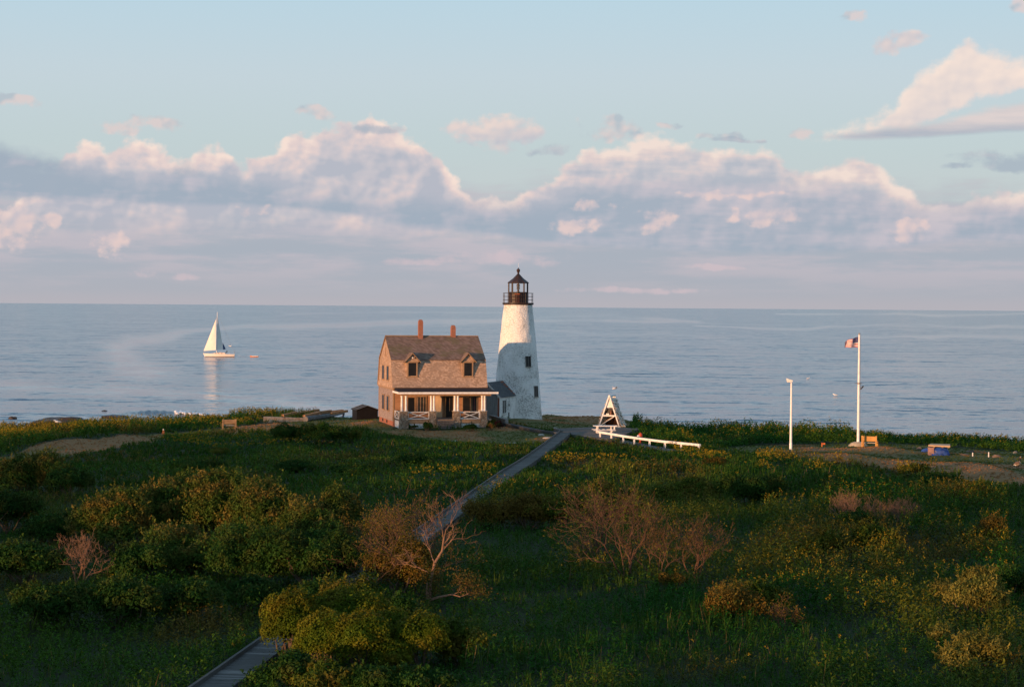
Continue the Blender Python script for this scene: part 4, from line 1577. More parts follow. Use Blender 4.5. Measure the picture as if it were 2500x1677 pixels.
def build_flagpole():
    g = ground(2095, 1089)
    F = empty('flagpole', g)
    tag(F, 'tall white flagpole on a domed concrete base', 'flagpole')
    Y = g.y
    H = at(2097.8, 813, Y).z - g.z
    mb = MB()
    mb.lathe([(.80, -.2), (.82, .05), (.55, .28), (.30, .36), (.12, .37)], 8, rot=pi / 8)
    mb.build('base', plain('lit_concrete', (.46, .37, .26), (.36, .29, .2), .9, 2.5, bmp=.2), F)
    MB().lathe([(.125, .37), (.115, .6), (.10, H * .5), (.072, H - .15)], 14).build('pole', M['white_pole'], F, smooth=False)
    MB().lathe([(.03, H - .15), (.085, H - .13), (.085, H - .06), (.05, H), (.0, H + .03)], 10).build('truck', plain('grey_truck', (.3, .3, .3)), F)
    zl = at(2096, 944, Y).z - g.z
    lm = MB()
    lm.lathe([(.10, zl + .22), (.16, zl + .24), (.16, zl + .30), (.10, zl + .32)], 10)
    lm.bar((-.28, 0, zl + .27), (.28, 0, zl + .27), .03, .04)
    lm.bar((.1, -.05, zl - .2), (.2, -.05, zl + .1), .03, .03)
    br = lm.build('bracket', M['grey_wood'], F)
    fl = MB()
    fl.add([(.11, -.08, zl - .24), (.20, -.08, zl - .22), (.44, -.08, zl + .07), (.32, -.08, zl + .07), (.11, .08, zl - .24), (.20, .08, zl - .22),
            (.44, .08, zl + .07), (.32, .08, zl + .07)], [(0, 1, 2, 3), (7, 6, 5, 4), (0, 4, 5, 1), (1, 5, 6, 2), (2, 6, 7, 3), (3, 7, 4, 0)])
    fl.build('floodlight', M['black'], F)
    MB().tube([(.14, -.06, .6), (.13, -.09, H * .5), (.10, -.06, H - .2)], .008, 4).build('halyard', M['grey_wood'], F)
    # ---- the flag: thirteen stripes and a blue canton with fifty stars
    nx, ny = 26, 13
    Wd, Ht = 1.52, .88
    red = plain('flag_red', (.42, .035, .05), (.36, .03, .045), .7, 3.0)
    wht = plain('flag_white', (.78, .76, .74), (.70, .68, .66), .7, 3.0)
    blu = plain('flag_blue', (.045, .045, .16), (.035, .035, .13), .7, 3.0)
    fm = MB()

    def fp(u, v, off=0.0):
        # u: hoist to fly, v: bottom to top
        x = -u * Wd * .74 - .09
        z = H - .32 - Ht * (1 - v) * (1 - .42 * u) - .40 * u ** 1.3 + .045 * sin(u * 9 + v * 1.5) * u
        y = -.24 * u + .13 * sin(u * 8.5 + v * 1.1) * (0.25 + u) + off
        return (x, y, z)
    for s, off in ((0, -.006), (1, .006)):
        for i in range(nx):
            for j in range(ny):
                q = [fp(i / nx, j / ny, off), fp((i + 1) / nx, j / ny, off), fp((i + 1) / nx, (j + 1) / ny, off), fp(i / nx, (j + 1) / ny, off)]
                mi = 2 if (j >= 6 and i < nx * .4) else (0 if j % 2 == 0 else 1)
                fm.add(q, [(0, 1, 2, 3) if s else (3, 2, 1, 0)], mi)
        for r in range(9):
            for c in range(6 if r % 2 == 0 else 5):
                u = (.4 / 12) * (2 * c + 1 + (r % 2))
                v = 6 / 13 + (7 / 13) * (r + 1) / 10
                pts = []
                for k in range(10):
                    a = pi / 2 + k * pi / 5
                    rd = 1.0 if k % 2 == 0 else .4
                    pts.append(fp(u + .0125 * rd * cos(a), v + .021 * rd * sin(a), off * 1.7))
                pts.append(fp(u, v, off * 1.7))
                fm.add(pts, [(10, k, (k + 1) % 10) for k in range(10)], 1)
    fo = fm.build('flag', [red, wht, blu], None, fix=False)
    fo.location = g
    tag(fo, 'red white and blue flag with stripes and a starred corner flying from the pole', 'flag')


build_flagpole()


def build_lamp_post():
    g = ground(1930.5, 1098)
    P = empty('light_pole', g)
    tag(P, 'plain white pole with a small white floodlight at its top, left of the flagpole', 'light pole')
    H = at(1934, 934, g.y).z - g.z
    MB().lathe([(.115, -.2), (.115, .5), (.10, .52), (.085, H * .5), (.07, H)], 14).build('pole', M['white_pole'], P)
    mb = MB()
    mb.bar((-.05, -.0, H + .03), (-.30, -.1, H + .12), .05, .05)
    mb.build('arm', M['white_pole'], P)
    hd = MB()
    hd.prism([(-.34, H + .02), (-.02, H + .04), (.08, H + .06), (.06, H + .20), (-.18, H + .25), (-.36, H + .33), (-.40, H + .30)], 'y', -.12, .10)
    hd.build('lamp_head', M['white'], P)


build_lamp_post()


def settle_bench(px, py, rz, label, mat, w=1.25):
    g = ground(px, py)
    B = empty('settle_bench', g, rz)
    tag(B, label, 'bench', 'timber benches on the grass')
    MB().box(-w / 2, -.03, .48, w / 2, .03, .88).build('backrest', mat, B)
    for s in (-1, 1):
        MB().box(s * w / 2 - .06, -.06 - .0, -.1, s * w / 2 + .06, .06, .93).build('rear_leg', mat, B)
        MB().bar((s * w / 2, .52, -.05), (s * w / 2, .40, .50), .1, .1).build('front_leg', mat, B)
        MB().bar((s * (w / 2 - .001), .06, .52), (s * (w / 2 - .001), .50, .52), .1, .09).build('armrest', mat, B)
    MB().box(-w / 2 + .06, .07, .32, w / 2 - .06, .48, .37).build('seat', M['grey_wood'] if False else plain('seat_boards' + label[:5], (.42, .36, .30), (.33, .28, .23), .7), B)
    return B


settle_bench(2122, 1091, radians(-24), 'varnished pine bench seen from behind, right beside the flagpole', M['pine'], 1.15)
settle_bench(560, 1048, radians(14), 'brown timber bench on the grassy bank left of the house', M['old_wood'], 1.15)


def marker(px, py, h, w, mat, label, name='marker_post', cat='post', group=None, cap=None):
    g = ground(px, py)
    o = empty(name, g)
    mb = MB().add([(-w / 2, -w / 2, -.1), (w / 2, -w / 2, -.1), (w / 2, w / 2, -.1), (-w / 2, w / 2, -.1), (-w * .42, -w * .42, h), (w * .42, -w * .42, h),
                   (w * .42, w * .42, h), (-w * .42, w * .42, h), (0, 0, h + w * .35)],
                  [(0, 3, 2, 1), (0, 1, 5, 4), (1, 2, 6, 5), (2, 3, 7, 6), (3, 0, 4, 7), (4, 5, 8), (5, 6, 8), (6, 7, 8), (7, 4, 8)])
    mb.build('shaft', mat, o)
    if cap:
        MB().box(*cap[0], ).build('nameplate', cap[1], o)
    tag(o, label, cat, group)
    return o


marker(2006.5, 1091, .34, .08, M['orange'], 'short orange marker post with a small board, left of the flagpole', cap=((.06, -.03, .2, .26, .03, .33), M['orange']))
marker(2374.5, 1114, .27, .07, M['white'], 'shorter of the two white stakes on the right hand turf', group='white stakes on the turf')
marker(2413.5, 1116, .36, .07, M['white'], 'taller of the two white stakes, beside the reddish boulder', group='white stakes on the turf')
marker(1803, 1082, .85, .05, plain('yellow_stake', (.5, .42, .12)), 'thin yellowish stake among the shrubs left of the white light pole')

# weathered wedge-shaped marker on the left bank
g = ground(399, 1061)
c = empty('wedge_marker', g)
tag(c, 'small orange wedge marker with a pale knob on top, on the left bank', 'marker')
MB().add([(-.2, -.12, -.05), (.2, -.12, -.05), (.2, .14, -.05), (-.2, .14, -.05), (-.07, -.02, .36), (.06, -.02, .36), (.06, .05, .36), (-.07, .05, .36)],
         [(0, 3, 2, 1), (4, 5, 6, 7), (0, 1, 5, 4), (1, 2, 6, 5), (2, 3, 7, 6), (3, 0, 4, 7)]).build('body', M['orange'], c)
MB().lathe([(.04, .36), (.07, .40), (.07, .48), (.03, .53)], 10).build('knob', plain('pale_knob', (.7, .6, .48)), c)


# ---------------------------------------------------------------- tarp covered pile
def lump(rx, ry, rz, seed, mat, name, parent=None, n=14, rough=.22, sq=1.0, loc=None, flat=0.0):
    """a boulder-like lump sitting on z = 0"""
    co, fs = [], []
    m = n // 2
    for i in range(m + 1):
        th = pi * i / m
        for k in range(n):
            a = 2 * pi * k / n
            d = Vector((sin(th) * cos(a), sin(th) * sin(a), cos(th)))
            e = Vector([math.copysign(abs(t) ** sq, t) for t in d])
            r = 1 + rough * (float(fbm(d.x * 1.7 + seed * 7.1 + d.z, d.y * 1.7 - seed * 3.3 + d.z * 1.3, 1.0, 3)) - .5) * 2
            z = e.z * r * rz
            co.append((e.x * r * rx, e.y * r * ry, max(z, -.15 * rz - .12)))
    for i in range(m):
        for k in range(n):
            a, b = i * n + k, i * n + (k + 1) % n
            fs.append((a, b, b + n, a + n))
    mb = MB().add(co, fs)
    o = mb.build(name, mat, parent, fix=True)
    if loc is not None:
        o.location = loc
    return o


g = ground(2294, 1111)
P = empty('tarped_stack', g, radians(-8))
tag(P, 'stack wrapped in crumpled blue tarpaulin under a tan board lid', 'stack')
lump(.72, .55, .55, 3, M['tarp'], 'tarpaulin', P, 22, .35, .55)
MB().box(-.85, -.5, .02, -.45, .3, .60).build('crate', plain('pinkish_crate', (.35, .20, .17), (.25, .15, .13), .8), P)
lid = MB().add([(-.86, -.42, .68), (.72, -.52, .64), (.80, .55, .70), (-.62, .62, .72), (-.86, -.42, .78), (.72, -.52, .74), (.80, .55, .80), (-.62, .62, .82)],
               [(0, 3, 2, 1), (4, 5, 6, 7), (0, 1, 5, 4), (1, 2, 6, 5), (2, 3, 7, 6), (3, 0, 4, 7)])
lid.build('lid', plain('tan_plywood', (.52, .36, .22), (.44, .29, .17), .8, 2.0), P)
for x in (-.5, .1, .55):
    MB().box(x, -.5, .58, x + .12, .45, .645).build('batten', M['old_wood'], P)
lump(.62, .35, .33, 9, M['tarp'], 'tarped_bundle', None, 18, .22, .75, ground(2268, 1104))
tag(bpy.data.objects['tarped_bundle'], 'low rounded bundle in blue tarpaulin left of the board lid stack', 'bundle')

ROCKS = [(2244, 1099, .24, .26, M['rock'], 'sunlit tan boulder left of the blue tarpaulin bundle'),
         (2369, 1104, .34, .17, M['rock'], 'flat rusty boulder right of the blue tarpaulin stack, the farther one'),
         (2356, 1111, .38, .13, M['rock'], 'low rusty slab of rock by the short white stake'),
         (2434, 1116, .36, .20, M['rock'], 'reddish rounded boulder right of the tall white stake'),
         (2479, 1107, .20, .22, plain('grey_boulder', (.16, .17, .16), (.1, .105, .1), .9, 3.0), 'small grey boulder by the right edge of the turf'),
         (1322, 1063, .28, .14, M['pale_rock'], 'pale rock beside the boardwalk junction, the upper of two'),
         (1338, 1070, .45, .12, M['pale_rock'], 'pale flat rock beside the boardwalk junction, the lower of two'),
         (1356, 1045, .30, .08, M['pale_rock'], 'small pale flat stone beyond the side boardwalk'),
         (1106, 1078, .42, .12, M['pale_rock'], 'pale flat rock in the grass in front of the porch steps'),
         (477, 1047, .26, .12, M['pale_rock'], 'pale stone on the bank between the wedge marker and the brown bench'),
         (2230, 1093, .12, .06, M['rock'], 'small tan stone on the turf between the pine bench and the tarpaulin')]
for i, (px, py, rx, rz, mt, lb) in enumerate(ROCKS):
    o = lump(rx, rx * .7, rz, i + 1.3, mt, 'rock', None, 14, .3, .8, ground(px, py))
    tag(o, lb, 'rock', 'loose rocks on the turf')
o = MB().box(-.55, -.25, -.1, .55, .25, .05).build('stone_slab', M['pale_rock'])
o.location = ground(1243, 1082)
tag(o, 'grey rectangular slab flush in the grass left of the boardwalk', 'slab')

# ---------------------------------------------------------------- concrete wall by the workroom
a, b = Vector((-1.95, 184.7, 0)), Vector((-.42, 179.0, 0))
o = MB().bar((a.x, a.y, .22), (b.x, b.y, .16), .28, .92).build('concrete_wall', plain('grey_concrete', (.30, .28, .26), (.21, .20, .19), .9, 2.5, bmp=.2))
tag(o, 'low grey concrete wall running from the outbuilding toward the porch corner', 'wall')

# ---------------------------------------------------------------- dark shed behind the house
g = Vector((-13.95, 192.6, float(terrain(-14.15, 192.6))))
S = empty('low_shed', g, radians(16))
tag(S, 'low black tarred shed with a shallow gabled roof behind the house', 'shed')
MB().prism([(-1.05, -.4), (-1.05, .93), (0, 1.27), (1.05, .93), (1.05, -.4)], 'y', 0, 2.2).build('wall', M['black_board'], S)
for s in (-1, 1):
    MB().add([(0, -.12, 1.34), (s * 1.16, -.12, .93), (s * 1.16, 2.3, .93), (0, 2.3, 1.34), (0, -.12, 1.29), (s * 1.16, -.12, .88), (s * 1.16, 2.3, .88), (0, 2.3, 1.29)],
             [(0, 1, 2, 3), (7, 6, 5, 4), (0, 4, 5, 1), (1, 5, 6, 2), (2, 6, 7, 3), (3, 7, 4, 0)]).build('roof', M['black_board'], S)
    for y in (-.13, 1.1, 2.28):
        MB().bar((0, y, 1.36), (s * 1.16, y, .95), .07, .04).build('batten', plain('grey_batten%d%d' % (s, int(y * 9)), (.16, .16, .165)), S)

# ---------------------------------------------------------------- ruined foundation and its timbers
a, b = ground(643, 1033), ground(745, 1028)
o = MB()
d = (b - a)
n = 20
co, fs = [], []
for i in range(n + 1):
    p = a + d * (i / n)
    top = .62 - .32 * i / n + .05 * (fbm(i * .9, 3.0, 1.0, 2) - .5)
    for (dy, z) in ((0, -.4), (0, top), (.35, top), (.35, -.4)):
        co.append((p.x, p.y + dy, p.z + z))
for i in range(n):
    for k in range(4):
        fs.append((i * 4 + k, i * 4 + (k + 1) % 4, (i + 1) * 4 + (k + 1) % 4, (i + 1) * 4 + k))
fs += [(0, 1, 2, 3), (n * 4 + 3, n * 4 + 2, n * 4 + 1, n * 4)]
o = MB().add(co, fs).build('ruined_wall', plain('stained_whitewash', (.62, .46, .33), (.40, .20, .10), .9, 2.2, (1, 1, .8), bmp=.3, lo=.42, hi=.75))
tag(o, 'low broken white wall of an old foundation on the bank left of the house', 'wall')
BEAMS = [(690, 1017, 1.3, 34, 'short weathered timber end at the left of the ruined foundation'),
         (715, 1014, 1.7, 30, 'weathered beam sticking up behind the middle of the broken white wall'),
         (735, 1010, 1.8, 28, 'tallest of the sunlit timber ends behind the broken white wall'),
         (742, 1018, 1.5, 33, 'bleached timber lying over the right end of the broken white wall'),
         (762, 1012, 1.9, 26, 'broad sunlit timber in the middle of the fallen beams'),
         (782, 1011, 2.3, 24, 'long grey beam with a bright end, right of the middle of the fallen beams'),
         (808, 1012, 1.6, 22, 'short timber at the right of the fallen beams')]
for i, (px, py, L, rot, lb) in enumerate(BEAMS):
    g = ground(px, py + 8)
    r = radians(rot)
    mb = MB().bar((0, 0, .42), (L * cos(r) * 1.0, L * sin(r) + .8, .62), .34, .22)
    o = mb.build('fallen_beam', plain('beam_wood%d' % i, (.42, .22, .10), (.26, .14, .075), .85, 4.0))
    o.location = g
    tag(o, lb, 'timber', 'fallen timbers of the ruined foundation')
o = MB().tube([ground(745, 1029) + Vector((0, 0, .22)), ground(800, 1021) + Vector((0, 0, .25)), ground(842, 1011) + Vector((0, 0, .3))], [.3, .24, .2], 8)
o = o.build('stone_curb', plain('grey_curb', (.17, .16, .155), (.11, .105, .10), .9, 2.0))
tag(o, 'grey stone kerb continuing from the broken white wall toward the shed', 'kerb')
o = lump(.9, .8, .42, 5, plain('rubble', (.36, .20, .12), (.22, .13, .09), .9, 4.0, bmp=.6), 'rubble_heap', None, 20, .5, .9, ground(833, 1018))
tag(o, 'heap of reddish rubble between the fallen timbers and the dark shed', 'heap')
# dead stick by the bench
g = ground(568, 1071)
mb = MB().tube([(0, 0, 0), (.0, .0, .22), (.22, .1, .5), (.36, .1, .66)], [.03, .03, .025, .02], 5)
mb.tube([(.08, 0, -.05), (.28, .0, .35), (.42, .1, .62)], [.03, .025, .02], 5)
o = mb.build('dead_branch', plain('bleached_stick', (.5, .34, .17), (.4, .26, .12), .8))
o.location = g
tag(o, 'forked dead branch leaning in the yellow flowers below the brown bench', 'branch')


# ================================================================ on the water
def sea_at(px, py):
    d = proj_rays(px, py)
    t = (SEA_Z - CAM_Z) / d[2]
    return Vector((d[0] * t, d[1] * t, SEA_Z))


def hull_mesh(L, beam, free, n=24, sheer=.25, draft=.35):
    """bow at -L/2"""
    mb = MB()
    rows = []
    for i in range(n + 1):
        t = i / n
        w = beam / 2 * (1 - (1 - t) ** 2.1) * (1 - .22 * max(0, (t - .6) / .4) ** 2)
        w = max(w, .02)
        top = free + sheer * (1 - t) ** 1.6
        x = -L / 2 + L * t
        xb = x + (1 - t) * .09 * L - .02 * L * t
        rows.append([(xb, 0, -draft), (xb * .7 + x * .3, -w * .72, -.05), (x, -w, top), (x, w, top), (xb * .7 + x * .3, w * .72, -.05)])
    co = [p for r in rows for p in r]
    fs = []
    for i in range(n):
        for k in range(5):
            a, b = i * 5 + k, i * 5 + (k + 1) % 5
            fs.append((a, b, b + 5, a + 5))
    fs += [(0, 1, 2, 3, 4), tuple(n * 5 + k for k in (4, 3, 2, 1, 0))]
    return mb.add(co, fs)


def person_mesh(name, joints, mats, head):
    """joints: [(name, parent index, position, radius)] grown into one skin"""
    me = bpy.data.meshes.new(name)
    me.from_pydata([j[1] for j in joints], [(i, j[0]) for i, j in enumerate(joints) if j[0] is not None], [])
    o = bpy.data.objects.new(name, me)
    COL.objects.link(o)
    sk = o.modifiers.new('skin', 'SKIN')
    for v, j in zip(me.skin_vertices[0].data, joints):
        v.radius = (j[2], j[2])
    me.skin_vertices[0].data[0].use_root = True
    ss = o.modifiers.new('sub', 'SUBSURF')
    ss.levels = ss.render_levels = 1
    for m in mats:
        me.materials.append(m)
    return o


def build_boat():
    g = sea_at(534.5, 871)
    B = empty('sailboat', g, radians(3))
    tag(B, 'white sailing yacht with a tall mast, sailing left with its jib lit', 'sailboat')
    k = g.y / FPX
    L = 12.0
    hull_mesh(L, 3.6, 1.05).build('hull', plain('white_gelcoat', (.82, .78, .74), (.76, .72, .68), .3, .5), B, smooth=False)
    MB().box(-L / 2 + 1.0, -1.55, -.06, L / 2 - .15, -1.2, .16).build('boot_stripe', M['dark'], B)
    st = MB()
    st.prism([(-2.6, 1.02), (2.6, 1.02), (2.1, 1.62), (.4, 1.70), (-1.9, 1.42)], 'y', -.95, .95)
    cb = st.build('cabin', plain('cream_deckhouse', (.74, .62, .54), (.64, .5, .42), .4), B)
    for x in (-1.4, -.3, .8):
        MB().box(x, -.97, 1.2, x + .6, -.952, 1.38).build('porthole', M['dark'], cb)
    pts = [(-1.05, 0, .9), (-.72, 0, 16.7)]
    mx = -.9
    MB().tube([(mx, 0, 1.0), (mx + .22, 0, 16.8)], [.13, .085], 8).build('mast', M['white_pole'], B)
    MB().tube([(mx, 0, 2.5), (1.1, 1.6, 2.65), (2.0, 2.7, 2.75)], .085, 6).build('boom', M['white_pole'], B)
    MB().tube([(-L / 2 + .1, 0, 1.25), (mx + .2, 0, 15.6)], .03, 4).build('forestay', M['grey_wood'], B)
    MB().tube([(mx + .22, 0, 16.7), (L / 2 - .1, 0, 1.3)], .02, 4).build('backstay', M['grey_wood'], B)
    for s in (-1, 1):
        MB().tube([(mx + .17, 0, 13.2), (mx + .3, s * 1.5, 1.1)], .02, 4).build('shroud', M['grey_wood'], B)

    def sail(luff0, luff1, clew, belly, mat, name, n=14, leech=.0):
        P0, P1, C = Vector(luff0), Vector(luff1), Vector(clew)
        nrm = (P1 - P0).cross(C - P0).normalized()
        mb = MB()
        rows = []
        for i in range(n + 1):
            v = i / n
            a = P0.lerp(P1, v)
            b = C.lerp(P1, v)
            row = []
            for j in range(n + 1):
                u = j / n
                p = a.lerp(b, u) + nrm * belly * 4 * u * (1 - u) * (1 - v) ** .5 * min(1, (v + .25))
                p += (C - P0).normalized() * leech * u * 4 * v * (1 - v)
                row.append(p)
            rows.append(row)
        for s in (-.012, .012):
            o0 = len(mb.v)
            for r in rows:
                for p in r:
                    mb.v.append(tuple(p + nrm * s))
            for i in range(n):
                for j in range(n):
                    a = o0 + i * (n + 1) + j
                    q = (a, a + 1, a + n + 2, a + n + 1)
                    mb.f.append(q if s > 0 else tuple(reversed(q)))
                    mb.m.append(0)
        return mb.build(name, mat, B, smooth=True, fix=False)
    cloth = plain('sailcloth', (.80, .76, .70), (.74, .70, .64), .7, .4)
    sail((-L / 2 + .25, -.05, 2.15), (mx - .15, -.02, 14.4), (-1.0, -1.7, 2.6), -.45, cloth, 'jib')
    sail((mx + .16, .02, 2.7), (mx + .3, .02, 15.0), (1.35, 1.7, 2.8), .3, cloth, 'mainsail', leech=.1)
    sail((1.4, 1.75, 2.7), (1.2, 1.6, 5.4), (2.3, 2.6, 2.9), .05, plain('navy_cloth', (.02, .06, .16)), 'sail_cover', 6)
    rl = MB()
    for x in np.linspace(-L / 2 + .3, L / 2 - .3, 8):
        w = 1.7 * (1 - (1 - (x + L / 2) / L) ** 2.1)
        rl.tube([(x, -w, 1.05), (x, -w, 1.7)], .025, 4)
    rl.build('stanchion', M['white_pole'], B)
    MB().tube([(L / 2 - .2, .3, 1.0), (L / 2 - .1, .3, 2.5)], .035, 5).build('flagstaff', M['grey_wood'], B)
    # helmsman
    J = [(None, (0, 0, .0), .17), (0, (0, 0, .25), .16), (1, (-.03, 0, .48), .18), (2, (-.05, 0, .60), .07), (3, (-.07, 0, .74), .115), (4, (-.07, 0, .84), .07),
         (0, (-.12, -.12, .02), .09), (6, (-.5, -.14, .0), .075), (7, (-.52, -.14, -.42), .055), (8, (-.62, -.14, -.44), .045),
         (0, (-.12, .12, .02), .09), (10, (-.5, .14, .0), .075), (11, (-.52, .14, -.42), .055), (12, (-.62, .14, -.44), .045),
         (2, (-.04, -.22, .46), .06), (14, (-.18, -.26, .22), .05), (15, (-.42, -.2, .24), .04), (16, (-.5, -.19, .25), .035),
         (2, (-.04, .22, .46), .06), (18, (-.18, .26, .22), .05), (19, (-.42, .2, .24), .04), (20, (-.5, .19, .25), .035)]
    p = person_mesh('person', J, [plain('dark_clothes', (.035, .03, .035))], None)
    p.location = g + Matrix.Rotation(radians(3), 3, 'Z') @ Vector((3.1, -.5, 1.62))
    p.scale = (1.15, 1.15, 1.15)
    tag(p, "person in dark clothes seated in the yacht's cockpit", 'person')
    g2_ = sea_at(620.5, 871.6)
    D = empty('dinghy', g2_, radians(6))
    tag(D, 'small dinghy with orange sunlight put into its hull colour and white trim, towed behind the yacht', 'dinghy')
    hull_mesh(3.3, 1.4, .42, 14, .12, .15).build('hull', plain('sunlit_gelcoat', (.62, .26, .13), (.5, .2, .1), .4), D)  # the hull's orange is low sunlight put into its base colour
    MB().box(-.9, -.72, .30, 1.5, -.62, .48).build('gunwale', M['white'], D)
    MB().box(.3, -.5, .40, .55, .5, .55).build('thwart', M['white'], D)
    a, b = Vector((g.x + L / 2, g.y, SEA_Z + .8)), Vector((g2_.x - 1.6, g2_.y, SEA_Z + .35))
    t = MB().tube([a, a.lerp(b, .5) - Vector((0, 0, .45)), b], .025, 4).build('tow_rope', M['white_pole'])
    tag(t, 'thin tow line between the yacht and its dinghy', 'rope')


build_boat()


def gull(name, loc, rz, flying, label, s=1.0):
    o = empty(name, loc, rz)
    mb = MB()
    mb.tube([(-.26, 0, .10), (-.16, 0, .13), (0, 0, .14), (.14, 0, .18), (.20, 0, .24), (.24, 0, .25), (.30, 0, .235)], [.02, .06, .085, .07, .05, .045, .012], 10)
    mb.build('body', M['white'], o, smooth=True)
    for k in (-1, 1):
        w = MB()
        if flying:
            w.add([(.08, k * .05, .18), (-.08, k * .05, .17), (-.10, k * .36, .30), (.06, k * .36, .32), (-.14, k * .68, .24),
                   (.08, k * .05, .165), (-.08, k * .05, .155), (-.10, k * .36, .285), (.06, k * .36, .305)],
                  [(0, 1, 2, 3), (3, 2, 4), (8, 7, 6, 5), (8, 4, 7), (0, 3, 8, 5), (1, 6, 7, 2)])
        else:
            w.add([(.10, k * .07, .17), (.0, k * .095, .20), (-.26, k * .04, .15), (-.34, k * .02, .13), (.0, k * .10, .12)], [(0, 1, 4), (1, 2, 4), (2, 3, 4)])
        w.build('wing', plain('gull_grey', (.6, .6, .62)), o, fix=False)
    o.scale = (s, s, s)
    tag(o, label, 'gull', 'gulls about the point')


gull('gull', at(1501.5, 952, 168), radians(30), True, 'white gull gliding just right of the A-frame peak', 1.0)
gull('gull', at(562, 847, 700), radians(150), True, 'white gull flying over the water behind the yacht', 2.3)
gull('gull', sea_at(1973, 926), radians(20), False, 'white gull floating right of the light pole head', 2.0)
gull('gull', sea_at(2039.5, 967), radians(170), False, 'white gull floating on the water midway between light pole and flagpole', 2.0)
v = at(141, 1031, 208)
gull('gull', Vector((v.x, v.y, v.z - .15)), radians(200), False, 'white gull perched on the shore rocks at the far left', 1.5)

# shore ledges
for i, (x0, x1, y, h, lb) in enumerate(((75, 205, 1034, .95, 'long dark rock ledge at the waterline at the far left'),
                                        (20, 40, 1023, .5, 'small dark rock awash off the far left shore'),
                                        (250, 320, 1019, .45, 'low dark ledge at the water edge left of the breaking wave'),
                                        (247, 262, 1003, .15, 'tiny dark rock awash beyond the low ledge'))):
    a = sea_at((x0 + x1) / 2, y)
    w = (x1 - x0) / 2 / FPX * a.y
    o = lump(w, w * .8, h, i + 20.5, M['wet_rock'], 'shore_ledge', None, 26, .45, .9, a)
    o.rotation_euler = (0, radians(-5 if i == 0 else 0), 0)
    tag(o, lb, 'rock', 'ledges along the shore')
# the swell that breaks on the shore
ys = np.linspace(-9, 9, 40)
a = sea_at(330, 1008)
b = sea_at(450, 1010)
d = (b - a)
n, m = 90, 22
co = []
for i in range(n + 1):
    t = -.75 + 2.0 * i / n
    h = .7 * math.exp(-((t - .45) / .55) ** 2)
    for j in range(m + 1):
        v = j / m
        y = -7 + 14 * v
        z = h * math.exp(-((y + 1.0 - .5 * sin(t * 5)) / 2.6) ** 2) * (1 + .25 * (fbm(i * .3, j * .7, 1.5, 2) - .5)) - .06 + .05 * sin(i * .9 + j)
        p = a + d * t
        co.append((p.x, p.y + y, SEA_Z + z))
i = np.arange((n + 1) * (m + 1)).reshape(n + 1, m + 1)
q = np.stack([i[:-1, :-1], i[1:, :-1], i[1:, 1:], i[:-1, 1:]], -1).reshape(-1, 4)
me = np_mesh('swell', np.array(co), q)
me.polygons.foreach_set('use_smooth', np.ones(len(me.polygons), bool))
kind(link('swell', me, bpy.data.materials['sea_water']), 'structure')
fm = MB()
rr = random.Random(4)
for k in range(520):
    t = rr.uniform(.88, 1.5)
    p = a + d * t
    y = -2.2 + rr.gauss(0, .7)
    z = SEA_Z + .05 + rr.random() * .75 * (1.55 - t)
    s = rr.uniform(.12, .34)
    fm.lathe([(s * .3, -s * .5), (s, -s * .1), (s * .8, s * .35), (s * .2, s * .6)], 6)
    for vi in range(len(fm.v) - 24, len(fm.v)):
        x_, y_, z_ = fm.v[vi]
        fm.v[vi] = (x_ + p.x, y_ + p.y + y, z_ + z)
o = kind(fm.build('breaking_foam', plain('sea_foam', (.82, .84, .86), (.7, .74, .78), .8)), 'stuff')


# ---------------------------------------------------------------- goose
def build_goose():
    g = ground(2484, 1144)
    G = empty('goose', g, radians(35))
    tag(G, 'goose with a tan breast and dark neck standing on the turf at the far right', 'goose')
    mb = MB()
    # facing +x
    mb.tube([(-.34, 0, .25), (-.24, 0, .27), (-.10, 0, .31), (.06, 0, .35), (.17, 0, .40), (.22, 0, .48), (.235, 0, .60), (.24, 0, .72), (.26, 0, .79), (.33, 0, .79), (.39, 0, .77)],
            [.03, .09, .145, .155, .115, .06, .042, .04, .05, .04, .012], 14)
    tan_ = plain('goose_breast', (.50, .36, .24), (.40, .27, .17), .8, 8.0)
    brn = plain('goose_back', (.24, .14, .085), (.17, .10, .06), .8, 8.0)
    blk = plain('goose_neck', (.02, .02, .02))
    o = mb.build('body', [tan_, brn, blk, M['white']], G, smooth=True)
    me = o.data
    for p in me.polygons:
        c = p.center
        p.material_index = 3 if c.x < -.24 and c.z < .27 else 2 if c.z > .50 and not (.22 < c.x < .30 and .74 < c.z < .79 and abs(c.y) > .02) else 1 if c.z > .33 and c.x < .08 else 0
        if c.z > .50 and .24 < c.x < .30 and .75 < c.z < .81 and abs(c.y) > .025:
            p.material_index = 3
    for s in (-1, 1):
        MB().add([(.10, s * .13, .38), (-.05, s * .165, .42), (-.30, s * .08, .33), (-.40, s * .03, .29), (-.10, s * .165, .27), (.08, s * .15, .30)], [(0, 1, 2, 3, 4, 5)]).build('wing', brn, G, fix=False)
        lg = MB().tube([(.0, s * .07, .22), (.01, s * .07, .12), (.0, s * .07, .02)], [.025, .016, .014], 6)
        lg.add([(-.02, s * .07 - .01, .012), (.11, s * .07 - .05, .012), (.11, s * .07 + .05, .012), (-.02, s * .07 + .01, .012), (0, s * .07, .03)], [(0, 1, 2, 3), (0, 1, 4), (1, 2, 4), (2, 3, 4), (3, 0, 4)])
        lg.build('leg', blk, G)


build_goose()


